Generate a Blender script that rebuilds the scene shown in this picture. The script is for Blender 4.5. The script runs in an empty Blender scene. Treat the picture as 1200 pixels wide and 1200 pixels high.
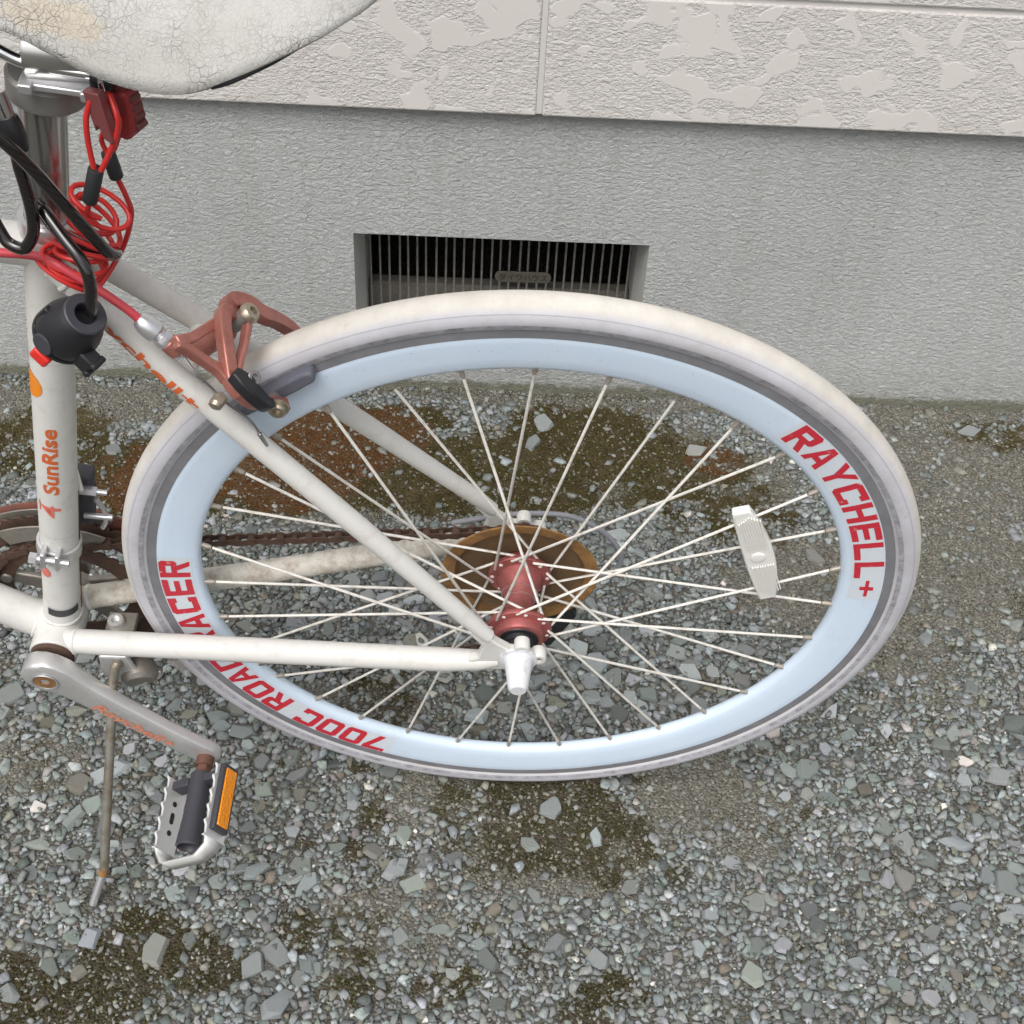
import bpy, bmesh, math, random
import numpy as np
from mathutils import Vector, Matrix, Euler

sc = bpy.context.scene
COL = sc.collection
R = math.radians

# ------------------------------------------------------------------ camera, sky, sun, exposure
def make_camera():
    pitch, roll, yaw = 0.7159, 0.0625, 0.0427
    f = Vector((math.sin(yaw) * math.cos(pitch), math.cos(yaw) * math.cos(pitch), -math.sin(pitch)))
    r0 = Vector((math.cos(yaw), -math.sin(yaw), 0))
    u0 = r0.cross(f)
    r = math.cos(roll) * r0 + math.sin(roll) * u0
    u = -math.sin(roll) * r0 + math.cos(roll) * u0
    cd = bpy.data.cameras.new("camera")
    cam = bpy.data.objects.new("camera", cd)
    COL.objects.link(cam)
    cam.matrix_world = Matrix(((r.x, u.x, -f.x, -0.0434), (r.y, u.y, -f.y, -0.7605),
                               (r.z, u.z, -f.z, 1.0877), (0, 0, 0, 1)))
    cd.sensor_fit = 'HORIZONTAL'
    cd.sensor_width = 36.0
    cd.lens = 1448.05 / 1200.0 * 36.0
    cd.clip_start = 0.01
    cd.clip_end = 200.0
    sc.camera = cam

make_camera()

SUN_EL, SUN_AZ = R(55), R(200)         # azimuth measured clockwise from +Y
w = bpy.data.worlds.new("World")
sc.world = w
w.use_nodes = True
nt = w.node_tree
nt.nodes.clear()
sky = nt.nodes.new("ShaderNodeTexSky")
sky.sky_type = 'NISHITA'
sky.sun_disc = False
sky.sun_elevation = SUN_EL
sky.sun_rotation = SUN_AZ
sky.dust_density = 6.0
sky.ozone_density = 1.0
hs = nt.nodes.new("ShaderNodeHueSaturation")      # overcast: the blue of the sky is mostly veiled
hs.inputs['Saturation'].default_value = 0.30
bg = nt.nodes.new("ShaderNodeBackground")
bg.inputs['Strength'].default_value = 0.15
wo = nt.nodes.new("ShaderNodeOutputWorld")
nt.links.new(sky.outputs[0], hs.inputs['Color'])
nt.links.new(hs.outputs[0], bg.inputs['Color'])
nt.links.new(bg.outputs[0], wo.inputs['Surface'])

sl = bpy.data.lights.new("sun", 'SUN')
sl.energy = 0.75
sl.angle = R(40)
sl.color = (1.0, 0.975, 0.94)
so = bpy.data.objects.new("sun", sl)
COL.objects.link(so)
d = Vector((math.sin(SUN_AZ) * math.cos(SUN_EL), math.cos(SUN_AZ) * math.cos(SUN_EL), math.sin(SUN_EL)))
so.rotation_euler = d.to_track_quat('Z', 'Y').to_euler()

vs = sc.view_settings
vs.view_transform = 'Standard'
vs.look = 'None'
vs.exposure = 0.21
vs.gamma = 1.0
vs.use_curve_mapping = False
sc.render.engine = 'CYCLES'
sc.cycles.use_denoising = True
sc.cycles.max_bounces = 6

# ------------------------------------------------------------------ helpers
class Mat:
    """small node builder around one Principled material"""
    def __init__(s, name, color=(.5, .5, .5), rough=.5, metal=0.0, spec=.5):
        s.m = bpy.data.materials.new(name)
        s.m.use_nodes = True
        s.t = s.m.node_tree
        s.b = s.t.nodes['Principled BSDF']
        s.set('Base Color', (*color, 1)); s.set('Roughness', rough); s.set('Metallic', metal)
        s.set('Specular IOR Level', spec)
        s._co = None
    def set(s, k, v):
        s.b.inputs[k].default_value = v
    def n(s, typ, **kw):
        nd = s.t.nodes.new(typ)
        for k, v in kw.items():
            setattr(nd, k, v)
        return nd
    def l(s, a, b):
        s.t.links.new(a, b)
    def coord(s, kind='Object', scale=None):
        tc = s.n('ShaderNodeTexCoord')
        o = tc.outputs[kind]
        if scale:
            mp = s.n('ShaderNodeMapping')
            mp.inputs['Scale'].default_value = scale
            s.l(o, mp.inputs['Vector'])
            o = mp.outputs[0]
        return o
    def noise(s, scale=10, detail=4, rough=.55, dist=0.0, vec=None):
        nd = s.n('ShaderNodeTexNoise')
        nd.inputs['Scale'].default_value = scale
        nd.inputs['Detail'].default_value = detail
        nd.inputs['Roughness'].default_value = rough
        nd.inputs['Distortion'].default_value = dist
        s.l(vec if vec is not None else s.coord(), nd.inputs['Vector'])
        return nd.outputs['Fac']
    def voro(s, scale=10, feature='F1', vec=None, out='Distance'):
        nd = s.n('ShaderNodeTexVoronoi')
        nd.feature = feature
        nd.inputs['Scale'].default_value = scale
        s.l(vec if vec is not None else s.coord(), nd.inputs['Vector'])
        return nd.outputs[out]
    def ramp(s, fac, stops, interp='LINEAR'):
        nd = s.n('ShaderNodeValToRGB')
        nd.color_ramp.interpolation = interp
        el = nd.color_ramp.elements
        while len(el) < len(stops):
            el.new(0.5)
        for e, (p, c) in zip(el, stops):
            e.position = p
            e.color = (*c, 1) if len(c) == 3 else c
        s.l(fac, nd.inputs['Fac'])
        return nd.outputs['Color']
    def bw(s, fac, a, b):
        return s.ramp(fac, [(a, (0, 0, 0)), (b, (1, 1, 1))])
    def mix(s, fac, a, b):
        nd = s.n('ShaderNodeMix')
        nd.data_type = 'RGBA'
        for k, v in ((0, fac), (6, a), (7, b)):
            if isinstance(v, (int, float)):
                nd.inputs[k].default_value = v
            elif isinstance(v, tuple):
                nd.inputs[k].default_value = (*v, 1)
            else:
                s.l(v, nd.inputs[k])
        return nd.outputs[2]
    def math(s, op, a, b=0.0):
        nd = s.n('ShaderNodeMath')
        nd.operation = op
        for i, v in enumerate((a, b)):
            if isinstance(v, (int, float)):
                nd.inputs[i].default_value = v
            else:
                s.l(v, nd.inputs[i])
        return nd.outputs[0]
    def attr(s, name):
        nd = s.n('ShaderNodeAttribute')
        nd.attribute_name = name
        return nd
    def col(s, c):
        s.l(c, s.b.inputs['Base Color'])
    def rgh(s, c):
        s.l(c, s.b.inputs['Roughness'])
    def bump(s, h, strength=.5, dist=.002):
        nd = s.n('ShaderNodeBump')
        nd.inputs['Strength'].default_value = strength
        nd.inputs['Distance'].default_value = dist
        s.l(h, nd.inputs['Height'])
        s.l(nd.outputs[0], s.b.inputs['Normal'])
        return nd

def V3(p):
    return Vector(p)

class MB:
    """collects shapes; build() links them as ONE mesh object"""
    def __init__(s):
        s.v, s.f = [], []
    def add(s, vs_, fs_):
        o = len(s.v)
        s.v += [tuple(x) for x in vs_]
        s.f += [tuple(i + o for i in f) for f in fs_]
        return s
    def tube(s, pts, rad, n=14, caps=True, ell=None):
        pts = [V3(p) for p in pts]
        if not hasattr(rad, '__len__'):
            rad = [rad] * len(pts)
        vs_, fs_ = [], []
        nrm = None
        for i, p in enumerate(pts):
            a = pts[max(i - 1, 0)]; b = pts[min(i + 1, len(pts) - 1)]
            t = (b - a).normalized()
            if nrm is None:
                up = Vector((0, 0, 1)) if abs(t.z) < .9 else Vector((1, 0, 0))
                nrm = (up - up.dot(t) * t).normalized()
            else:
                nrm = (nrm - nrm.dot(t) * t).normalized()
            bn = t.cross(nrm)
            e = ell or (1, 1)
            for k in range(n):
                an = 2 * math.pi * k / n
                vs_.append(p + rad[i] * (math.cos(an) * e[0] * nrm + math.sin(an) * e[1] * bn))
        m = len(pts)
        for i in range(m - 1):
            for k in range(n):
                k2 = (k + 1) % n
                fs_.append((i * n + k, i * n + k2, (i + 1) * n + k2, (i + 1) * n + k))
        if caps:
            fs_.append(tuple(range(n - 1, -1, -1)))
            fs_.append(tuple((m - 1) * n + k for k in range(n)))
        return s.add(vs_, fs_)
    def lathe(s, prof, org=(0, 0, 0), axis=(0, 0, 1), n=32, close=False, cap=True):
        """prof: [(radius, height along axis)]"""
        ax = V3(axis).normalized()
        up = Vector((1, 0, 0)) if abs(ax.x) < .9 else Vector((0, 1, 0))
        e1 = (up - up.dot(ax) * ax).normalized(); e2 = ax.cross(e1)
        o = V3(org)
        vs_, fs_ = [], []
        for (r, h) in prof:
            for k in range(n):
                an = 2 * math.pi * k / n
                vs_.append(o + ax * h + r * (math.cos(an) * e1 + math.sin(an) * e2))
        m = len(prof)
        for i in range(m if close else m - 1):
            j = (i + 1) % m
            for k in range(n):
                k2 = (k + 1) % n
                fs_.append((i * n + k, i * n + k2, j * n + k2, j * n + k))
        if cap and not close:
            if prof[0][0] > 1e-5: fs_.append(tuple(range(n - 1, -1, -1)))
            if prof[-1][0] > 1e-5: fs_.append(tuple((m - 1) * n + k for k in range(n)))
        return s.add(vs_, fs_)
    def cyl(s, a, b, r, n=16, r2=None):
        return s.tube([a, b], [r, r if r2 is None else r2], n)
    def box(s, c, h, ax=None):
        c = V3(c)
        a1, a2, a3 = [V3(a).normalized() for a in ax] if ax else (Vector((1, 0, 0)), Vector((0, 1, 0)), Vector((0, 0, 1)))
        vs_ = [c + sx * h[0] * a1 + sy * h[1] * a2 + sz * h[2] * a3 for sx in (-1, 1) for sy in (-1, 1) for sz in (-1, 1)]
        return s.add(vs_, [(0, 1, 3, 2), (4, 6, 7, 5), (0, 4, 5, 1), (2, 3, 7, 6), (0, 2, 6, 4), (1, 5, 7, 3)])
    def prism(s, poly, org, e1, e2, e3, t0, t1):
        """polygon in (e1,e2) extruded along e3 from t0 to t1"""
        o, e1, e2, e3 = V3(org), V3(e1), V3(e2), V3(e3)
        n = len(poly)
        vs_ = [o + x * e1 + y * e2 + t0 * e3 for x, y in poly] + [o + x * e1 + y * e2 + t1 * e3 for x, y in poly]
        fs_ = [tuple(range(n - 1, -1, -1)), tuple(range(n, 2 * n))]
        for i in range(n):
            j = (i + 1) % n
            fs_.append((i, j, n + j, n + i))
        return s.add(vs_, fs_)
    def build(s, name, mat, parent=None, sharp=35, bevel=0.0, seg=2, subd=0):
        me = bpy.data.meshes.new(name)
        me.from_pydata([tuple(x) for x in s.v], [], s.f)
        bm = bmesh.new(); bm.from_mesh(me)
        bmesh.ops.recalc_face_normals(bm, faces=bm.faces)
        bm.to_mesh(me); bm.free()
        if sharp is not None:
            for p in me.polygons:
                p.use_smooth = True
            me.set_sharp_from_angle(angle=R(sharp))
        me.materials.append(mat.m if isinstance(mat, Mat) else mat)
        return link(name, me, parent, bevel, seg, subd)

def link(name, me, parent=None, bevel=0.0, seg=2, subd=0):
    o = bpy.data.objects.new(name, me)
    COL.objects.link(o)
    if parent is not None:
        o.parent = parent
    if bevel:
        b = o.modifiers.new("bevel", 'BEVEL')
        b.width = bevel; b.segments = seg; b.limit_method = 'ANGLE'; b.angle_limit = R(40)
        b.harden_normals = False
    if subd:
        b = o.modifiers.new("subd", 'SUBSURF'); b.levels = subd; b.render_levels = subd
    return o

def thing(name, label, cat, loc=(0, 0, 0), mat=None):
    o = bpy.data.objects.new(name, None)
    COL.objects.link(o)
    o.empty_display_size = .05
    if mat is not None: o.matrix_world = mat
    else: o.location = loc
    o['label'] = label; o['category'] = cat
    return o

def spline(pts, per=8):
    """Catmull-Rom through pts"""
    P = [V3(p) for p in pts]
    P = [2 * P[0] - P[1]] + P + [2 * P[-1] - P[-2]]
    out = []
    for i in range(1, len(P) - 2):
        a, b, c, d_ = P[i - 1], P[i], P[i + 1], P[i + 2]
        for k in range(per):
            t = k / per
            out.append(.5 * ((2 * b) + (c - a) * t + (2 * a - 5 * b + 4 * c - d_) * t * t + (3 * b - a - 3 * c + d_) * t ** 3))
    out.append(P[-2])
    return out

def text_shape(s, size=1.0, offset=0.0, sx=1.0, shear=0.0, fine=0):
    """flat glyph outlines of Blender's built-in font, as (verts2d, faces)"""
    cu = bpy.data.curves.new("glyphs", 'FONT')
    cu.body = s; cu.size = size; cu.offset = offset; cu.shear = shear; cu.resolution_u = 3
    o = bpy.data.objects.new("glyphs", cu)
    COL.objects.link(o)
    dg = bpy.context.evaluated_depsgraph_get()
    me = bpy.data.meshes.new_from_object(o.evaluated_get(dg))
    bm = bmesh.new(); bm.from_mesh(me)
    bmesh.ops.triangulate(bm, faces=bm.faces)
    for _ in range(fine):
        lg = [e for e in bm.edges if e.calc_length() > .14 * size]
        if not lg: break
        bmesh.ops.subdivide_edges(bm, edges=lg, cuts=1)
        bmesh.ops.triangulate(bm, faces=bm.faces)
    bm.verts.index_update()
    vs_ = [(v.co.x * sx, v.co.y) for v in bm.verts]
    fs_ = [tuple(v.index for v in p.verts) for p in bm.faces]
    bm.free()
    bpy.data.objects.remove(o); bpy.data.curves.remove(cu); bpy.data.meshes.remove(me)
    return vs_, fs_

# ------------------------------------------------------------------ house wall
WY = 0.7673                                     # front of the foundation

m_found = Mat('foundation_stucco', (.345, .352, .34), .85, spec=.25)
def _found():
    m = m_found
    v = m.coord('Object', (120, 120, 205))
    n1 = m.noise(1.0, 4, .68, .7, v)
    n2 = m.noise(3.1, 3, .6, .4, v)
    h = m.math('ADD', m.math('MULTIPLY', n1, 1.0), m.math('MULTIPLY', n2, .35))
    m.bump(h, 1.0, .0075)
    big = m.noise(3.0, 4, .6)
    c = m.mix(m.bw(big, .35, .7), (.515, .527, .52), (.575, .588, .58))
    # algae stain along the ground line, ragged
    sep = m.n('ShaderNodeSeparateXYZ'); m.l(m.coord(), sep.inputs[0])
    z = m.math('SUBTRACT', sep.outputs[2], m.math('SUBTRACT', m.math('MULTIPLY', m.noise(48, 6, .75), .045), .0125))
    st = m.ramp(z, [(.0, (1, 1, 1)), (.008, (0, 0, 0))])
    c = m.mix(m.math('MULTIPLY', st, .75), c, (.12, .13, .055))
    sp = m.bw(m.noise(160, 2, .5), .70, .78)
    c = m.mix(m.math('MULTIPLY', sp, .25), c, (.16, .16, .15))
    stk = m.bw(m.noise(1.0, 5, .7, .3, m.coord('Object', (26, 26, 1.6))), .50, .78)
    c = m.mix(m.math('MULTIPLY', stk, .22), c, (.27, .265, .235))
    splash = m.math('MULTIPLY', m.ramp(sep.outputs[2], [(0, (1, 1, 1)), (.075, (0, 0, 0))]), m.bw(m.noise(75, 6, .75), .42, .66))
    c = m.mix(m.math('MULTIPLY', splash, .7), c, (.22, .205, .16))
    m.col(c)
_found()

m_jamb = Mat('vent_jamb_mortar', (.46, .46, .44), .9, spec=.2)
m_jamb.bump(m_jamb.noise(220, 4, .6), .4, .002)
m_siding = Mat('siding_emboss', (.56, .55, .53), .6, spec=.3)
def _siding():
    m = m_siding
    v = m.coord('Object', (1, 1, 1.25))
    pl = m.noise(22, 1.0, .45, .5, v)
    mask = m.ramp(pl, [(.572, (0, 0, 0)), (.605, (1, 1, 1))])
    v2 = m.coord('Object', (1, 1, 1.9))
    rough1 = m.noise(170, 4, .6, .6, v2)
    rough2 = m.noise(75, 3, .6, .9, v2)
    rh = m.math('ADD', m.math('MULTIPLY', rough1, .62), m.math('MULTIPLY', rough2, .62))
    h = m.mix(mask, rh, (.70, .70, .70))
    m.bump(h, 1.0, .0046)
    sp = m.bw(m.noise(240, 2, .5), .74, .80)
    sm = m.bw(m.noise(5, 4, .6), .3, .75)
    c = m.mix(sm, (.575, .55, .525), (.615, .592, .565))
    c = m.mix(m.math('MULTIPLY', sp, .3), c, (.3, .29, .27))
    m.col(c)
_siding()
m_seal = Mat('joint_sealant', (.55, .535, .51), .55)
m_seal.bump(m_seal.noise(40, 3, .5), .15, .002)
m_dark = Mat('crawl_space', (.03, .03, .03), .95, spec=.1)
m_bar = Mat('grille_metal', (.26, .255, .245), .5, .5)
m_bar.col(m_bar.mix(m_bar.bw(m_bar.noise(90, 4, .6), .4, .7), (.27, .265, .255), (.17, .15, .125)))
m_sill = Mat('vent_sill_concrete', (.25, .245, .23), .9, spec=.2)
m_sill.col(m_sill.mix(m_sill.noise(60, 5, .65), (.08, .07, .055), (.22, .21, .19)))

house = thing('house_wall', 'light grey house wall of textured siding above a grey stucco foundation', 'wall', (0, WY, 0))
VX0, VX1, VZ0, VZ1 = -.2195, .189, .055, .2540
IX0, IX1 = -.2116, .1830
VD = .065

def build_foundation():
    b = MB()
    X0, X1, ZB, ZT, TH = -3.2, 3.2, -.3, .462, .13
    xs = [X0, VX0, VX1, X1]; zs = [ZB, VZ0, VZ1, ZT]
    for i in range(3):
        for j in range(3):
            if i == 1 and j == 1: continue
            b.add([(xs[i], 0, zs[j]), (xs[i + 1], 0, zs[j]), (xs[i + 1], 0, zs[j + 1]), (xs[i], 0, zs[j + 1])], [(0, 1, 2, 3)])
    # top and ends
    b.add([(X0, 0, ZT), (X1, 0, ZT), (X1, TH, ZT), (X0, TH, ZT)], [(0, 1, 2, 3)])
    fo = b.build('foundation', m_found, house, sharp=None)
    j = MB()
    f0 = [(VX0, 0, VZ0), (VX1, 0, VZ0), (VX1, 0, VZ1), (VX0, 0, VZ1)]
    f1 = [(IX0, VD, VZ0 + .012), (IX1, VD, VZ0 + .012), (IX1, VD, VZ1 - .002), (IX0, VD, VZ1 - .002)]
    f2 = [(x, TH, z) for x, _, z in f1]
    j.add(f0 + f1 + f2, [(0, 1, 5, 4), (1, 2, 6, 5), (2, 3, 7, 6), (3, 0, 4, 7),
                         (4, 5, 9, 8), (5, 6, 10, 9), (6, 7, 11, 10), (7, 4, 8, 11)])
    j.build('vent_jamb', m_jamb, house, sharp=20)
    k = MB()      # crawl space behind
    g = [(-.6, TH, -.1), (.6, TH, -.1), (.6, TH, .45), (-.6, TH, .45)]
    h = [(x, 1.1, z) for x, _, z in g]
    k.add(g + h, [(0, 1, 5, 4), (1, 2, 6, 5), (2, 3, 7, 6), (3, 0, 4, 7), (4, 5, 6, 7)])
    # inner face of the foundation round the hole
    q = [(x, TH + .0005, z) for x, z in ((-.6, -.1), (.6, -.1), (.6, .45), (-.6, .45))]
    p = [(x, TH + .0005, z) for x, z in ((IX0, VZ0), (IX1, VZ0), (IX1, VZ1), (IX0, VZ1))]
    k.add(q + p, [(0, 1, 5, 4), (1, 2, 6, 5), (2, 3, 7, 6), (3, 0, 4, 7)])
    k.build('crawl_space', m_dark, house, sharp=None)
    s_ = MB()
    s_.box(((IX0 + IX1) / 2, .112, .094), ((IX1 - IX0) / 2 - .001, .012, .026))
    s_.build('vent_sill', m_sill, house, sharp=None, bevel=.003)
build_foundation()

def build_grille():
    fr = MB()
    y = VD + .012
    fr.box(((IX0 + IX1) / 2, y, .0745), ((IX1 - IX0) / 2 - .001, .003, .0022))
    fr.box(((IX0 + IX1) / 2, y, VZ1 - .0075), ((IX1 - IX0) / 2 - .001, .003, .003))
    g = fr.build('vent_grille', m_bar, house, sharp=None, bevel=.0006, seg=1)
    n = 29
    bar = MB().cyl((0, 0, .073), (0, 0, VZ1 - .009), .00165, 8)
    ob = bar.build('bar', m_bar, g, sharp=60)
    rnd = random.Random(4)
    for i in range(n):
        o = ob if i == 0 else ob.copy()
        if i: COL.objects.link(o); o.parent = g
        x = IX0 + .0085 + (IX1 - IX0 - .017) * i / (n - 1)
        o.location = (x + rnd.uniform(-.0006, .0006), y - .0015, 0)
        o.rotation_euler = (0, R(rnd.uniform(-.35, .35)), 0)
    # maker's plate in the middle of the bars with raised katakana
    pl = MB()
    cx, cz, hw, hh = .0195, .1545, .0415, .0088
    poly = []
    for k in range(24):
        a = 2 * math.pi * k / 24
        sx = 1 if math.cos(a) >= 0 else -1
        poly.append((cx + sx * (hw - hh) + hh * math.cos(a), cz + hh * math.sin(a)))
    pl.prism(poly, (0, 0, 0), (1, 0, 0), (0, 0, 1), (0, 1, 0), y - .0065, y - .0035)
    po = pl.build('maker_plate', m_plate, g, sharp=30, bevel=.0006, seg=1)
    try:
        vs_, fs_ = text_shape("ダイワハウス", .0135, .00012)
        x0 = min(a for a, _ in vs_); x1 = max(a for a, _ in vs_); z0 = min(b_ for _, b_ in vs_); z1 = max(b_ for _, b_ in vs_)
        k = (2 * hw - .012) / (x1 - x0)
        t = MB()
        t.add([(cx + (a - (x0 + x1) / 2) * k, y - .0072, cz + (b_ - (z0 + z1) / 2) * min(k, 1.0)) for a, b_ in vs_], fs_)
        t.build('plate_lettering', m_platetext, g, sharp=None)
    except Exception as e:
        print('plate text', e)
m_plate = Mat('plate_metal', (.105, .095, .075), .65, .2)
m_platetext = Mat('plate_text', (.02, .018, .015), .7)
build_grille()

def build_siding():
    rnd = random.Random(7)
    yf, th = -.020, .016
    zb, ph, gp = .4405, .150, .0065
    for row in range(13):
        z0 = zb + row * (ph + gp); z1 = z0 + ph
        for (x0, x1) in ((-1.8, .0195), (.0275, 1.85)):
            b = MB()
            b.box(((x0 + x1) / 2, yf + th / 2, (z0 + z1) / 2), ((x1 - x0) / 2, th / 2, ph / 2))
            b.build('siding_panel', m_siding, house, sharp=None, bevel=.0022, seg=2)
    b = MB()       # recessed backing that forms the grooves, with the drip edge at the bottom
    zt = zb + 13 * (ph + gp)
    b.box((0.02, yf + .0125, (zb + .002 + zt) / 2), (1.86, .0085, (zt - zb - .002) / 2))
    b.build('siding_backing', m_seal, house, sharp=None)
    b = MB()
    b.box((.0235, yf + .0085, (zb + .0015 + zt) / 2), (.0042, .0068, (zt - zb - .0015) / 2))
    b.build('joint_sealant', m_seal, house, sharp=None, bevel=.001, seg=1)
build_siding()

# ------------------------------------------------------------------ ground: sheet, stones, moss
RUST = [(-0.233, 0.633, 0.133, 0.089, 1), (-0.454, 0.535, 0.126, 0.108, 0.9), (-0.632, 0.6, 0.105, 0.095, 0.7), (-0.305, 0.543, 0.127, 0.082, 1), (0.121, 0.644, 0.137, 0.1, 0.9), (-0.038, 0.596, 0.108, 0.077, 0.8), (0.289, 0.605, 0.074, 0.068, 0.7), (-0.138, 0.669, 0.074, 0.051, 0.7), (0.734, 0.697, 0.079, 0.038, 0.6), (0.175, 0.542, 0.131, 0.055, 0.6), (-.85, .58, .12, .09, .6), (-.13, .55, .15, .09, .9), (.02, .52, .13, .07, .8), (.30, .50, .11, .08, .6), (.22, .58, .10, .08, .8)]
DARK = [(0.054, 0.002, 0.099, 0.058, 1), (-0.027, 0.01, 0.063, 0.043, 0.6), (0.115, -0.027, 0.053, 0.046, 0.7), (-0.333, -0.152, 0.064, 0.039, 1), (-0.443, -0.197, 0.046, 0.033, 1), (-0.365, -0.2, 0.061, 0.033, 0.8), (-0.128, -0.001, 0.019, 0.014, 1), (-0.026, -0.031, 0.035, 0.025, 0.5), (-0.139, -0.13, 0.029, 0.027, 0.6), (-0.024, -0.118, 0.021, 0.02, 0.6), (0.087, -0.206, 0.032, 0.02, 0.7), (0.12, -0.189, 0.02, 0.025, 0.6), (-0.142, -0.182, 0.047, 0.025, 0.5), (-0.098, -0.129, 0.016, 0.018, 0.4), (0.173, -0.063, 0.016, 0.012, 0.8), (0.366, -0.204, 0.024, 0.012, 0.5), (-0.137, 0.163, 0.058, 0.05, 0.6), (-0.51, 0.06, 0.054, 0.056, 0.3), (-0.156, -0.04, 0.019, 0.014, 0.8), (-0.322, -0.219, 0.046, 0.016, 0.7), (0.249, 0.052, 0.019, 0.016, 0.4), (-0.156, 0.055, 0.023, 0.011, 0.7), (-.30, -.17, .06, .03, .8), (-.20, -.14, .03, .02, .6), (-.22, -.03, .02, .012, .6), (.02, -.16, .025, .02, .6), (.33, .02, .02, .012, .4), (-.06, -.19, .03, .02, .6), (.06, .07, .10, .022, .8)]
FINE = [(0.592, 0.593, 0.163, 0.136, 1), (0.446, 0.362, 0.168, 0.094, 0.9), (0.604, 0.417, 0.127, 0.149, 0.9), (0.346, 0.579, 0.073, 0.076, 0.7), (0.466, 0.26, 0.085, 0.057, 0.8), (0.212, 0.051, 0.065, 0.067, 0.9), (0.262, 0.009, 0.055, 0.064, 0.6), (0.062, -0.018, 0.116, 0.072, 0.9), (-0.081, 0.019, 0.063, 0.043, 0.7), (-0.107, -0.12, 0.074, 0.045, 0.6), (-0.498, 0.049, 0.08, 0.044, 0.6), (-0.654, 0.678, 0.144, 0.076, 1), (-0.428, 0.713, 0.186, 0.057, 1), (0.139, 0.76, 0.396, 0.04, 1), (0.528, 0.752, 0.336, 0.044, 1), (-0.224, 0.548, 0.175, 0.11, 0.8), (0.131, 0.605, 0.209, 0.116, 0.9), (-0.164, 0.143, 0.086, 0.049, 0.6), (0.36, -0.04, 0.054, 0.041, 0.3), (0.504, 0.169, 0.061, 0.039, 0.4), (-0.251, -0.033, 0.052, 0.025, 0.5), (.85, .6, .2, .15, .9), (.9, .3, .2, .2, .6), (-.9, .7, .2, .08, .9)]
BIG = [(0.11, 0.205, 0.203, 0.093, 1), (-0.146, 0.291, 0.156, 0.072, 1), (-0.243, 0.092, 0.083, 0.058, 0.8), (-0.385, -0.011, 0.112, 0.093, 0.7), (-0.493, 0.095, 0.055, 0.07, 0.5), (-0.231, -0.057, 0.068, 0.039, 0.8), (-0.103, -0.054, 0.043, 0.039, 0.7), (-0.205, -0.184, 0.047, 0.042, 1), (0.294, 0.1, 0.087, 0.059, 0.5), (0.537, 0.108, 0.069, 0.072, 0.8), (0.47, -0.027, 0.082, 0.062, 0.5), (0.459, -0.185, 0.049, 0.034, 0.6), (-0.123, 0.415, 0.099, 0.041, 0.4)]

RED = [(-0.233, 0.633, 0.125, 0.085, 1), (-0.30, 0.545, 0.10, 0.075, 1), (-0.454, 0.535, 0.10, 0.08, 0.8), (.30, .62, .05, .04, .7)]
RNG = np.random.default_rng(11)
_tab = RNG.random((256, 256))
def vnoise(x, y, s):
    X = np.asarray(x) * s + 100.3; Y = np.asarray(y) * s + 57.1
    i = np.floor(X).astype(int); j = np.floor(Y).astype(int)
    fx = X - i; fy = Y - j
    fx = fx * fx * (3 - 2 * fx); fy = fy * fy * (3 - 2 * fy)
    g = lambda a, b: _tab[a % 256, b % 256]
    return (g(i, j) * (1 - fx) + g(i + 1, j) * fx) * (1 - fy) + (g(i, j + 1) * (1 - fx) + g(i + 1, j + 1) * fx) * fy
def fbm(x, y, s, o=4):
    r = 0; a = .5; t = 0
    for k in range(o):
        r = r + a * vnoise(x, y, s * 2.03 ** k); t += a; a *= .55
    return r / t
def field(B, x, y):
    """soft union of blobs with ragged edges"""
    x = np.asarray(x, float); y = np.asarray(y, float)
    nx = x + .05 * (fbm(x + 3, y, 18) - .5); ny = y + .05 * (fbm(x, y + 9, 18) - .5)
    f = np.zeros_like(nx)
    for (cx, cy, rx, ry, s) in B:
        d2 = ((nx - cx) / (rx * 1.15)) ** 2 + ((ny - cy) / (ry * 1.15)) ** 2
        f = np.maximum(f, s * np.clip(1.6 - 1.5 * d2, 0, 1))
    n = .55 * fbm(x, y, 38, 4) + .45 * fbm(x + 4, y, 120, 3)
    return np.clip((f - .36 + (n - .5) * 1.5) * 2.6 + .2 * f, 0, 1)

def height(x, y):
    h = .010 * (fbm(x, y, 5, 3) - .5) + .0035 * (fbm(x + 5, y, 28, 3) - .5) + .0022 * (vnoise(x, y, 160) - .5)
    c = np.exp(-((np.asarray(x) / .10) ** 2 + ((np.asarray(y) - .057) / .05) ** 2))
    return h * (1 - c) + .0022 * c

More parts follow.
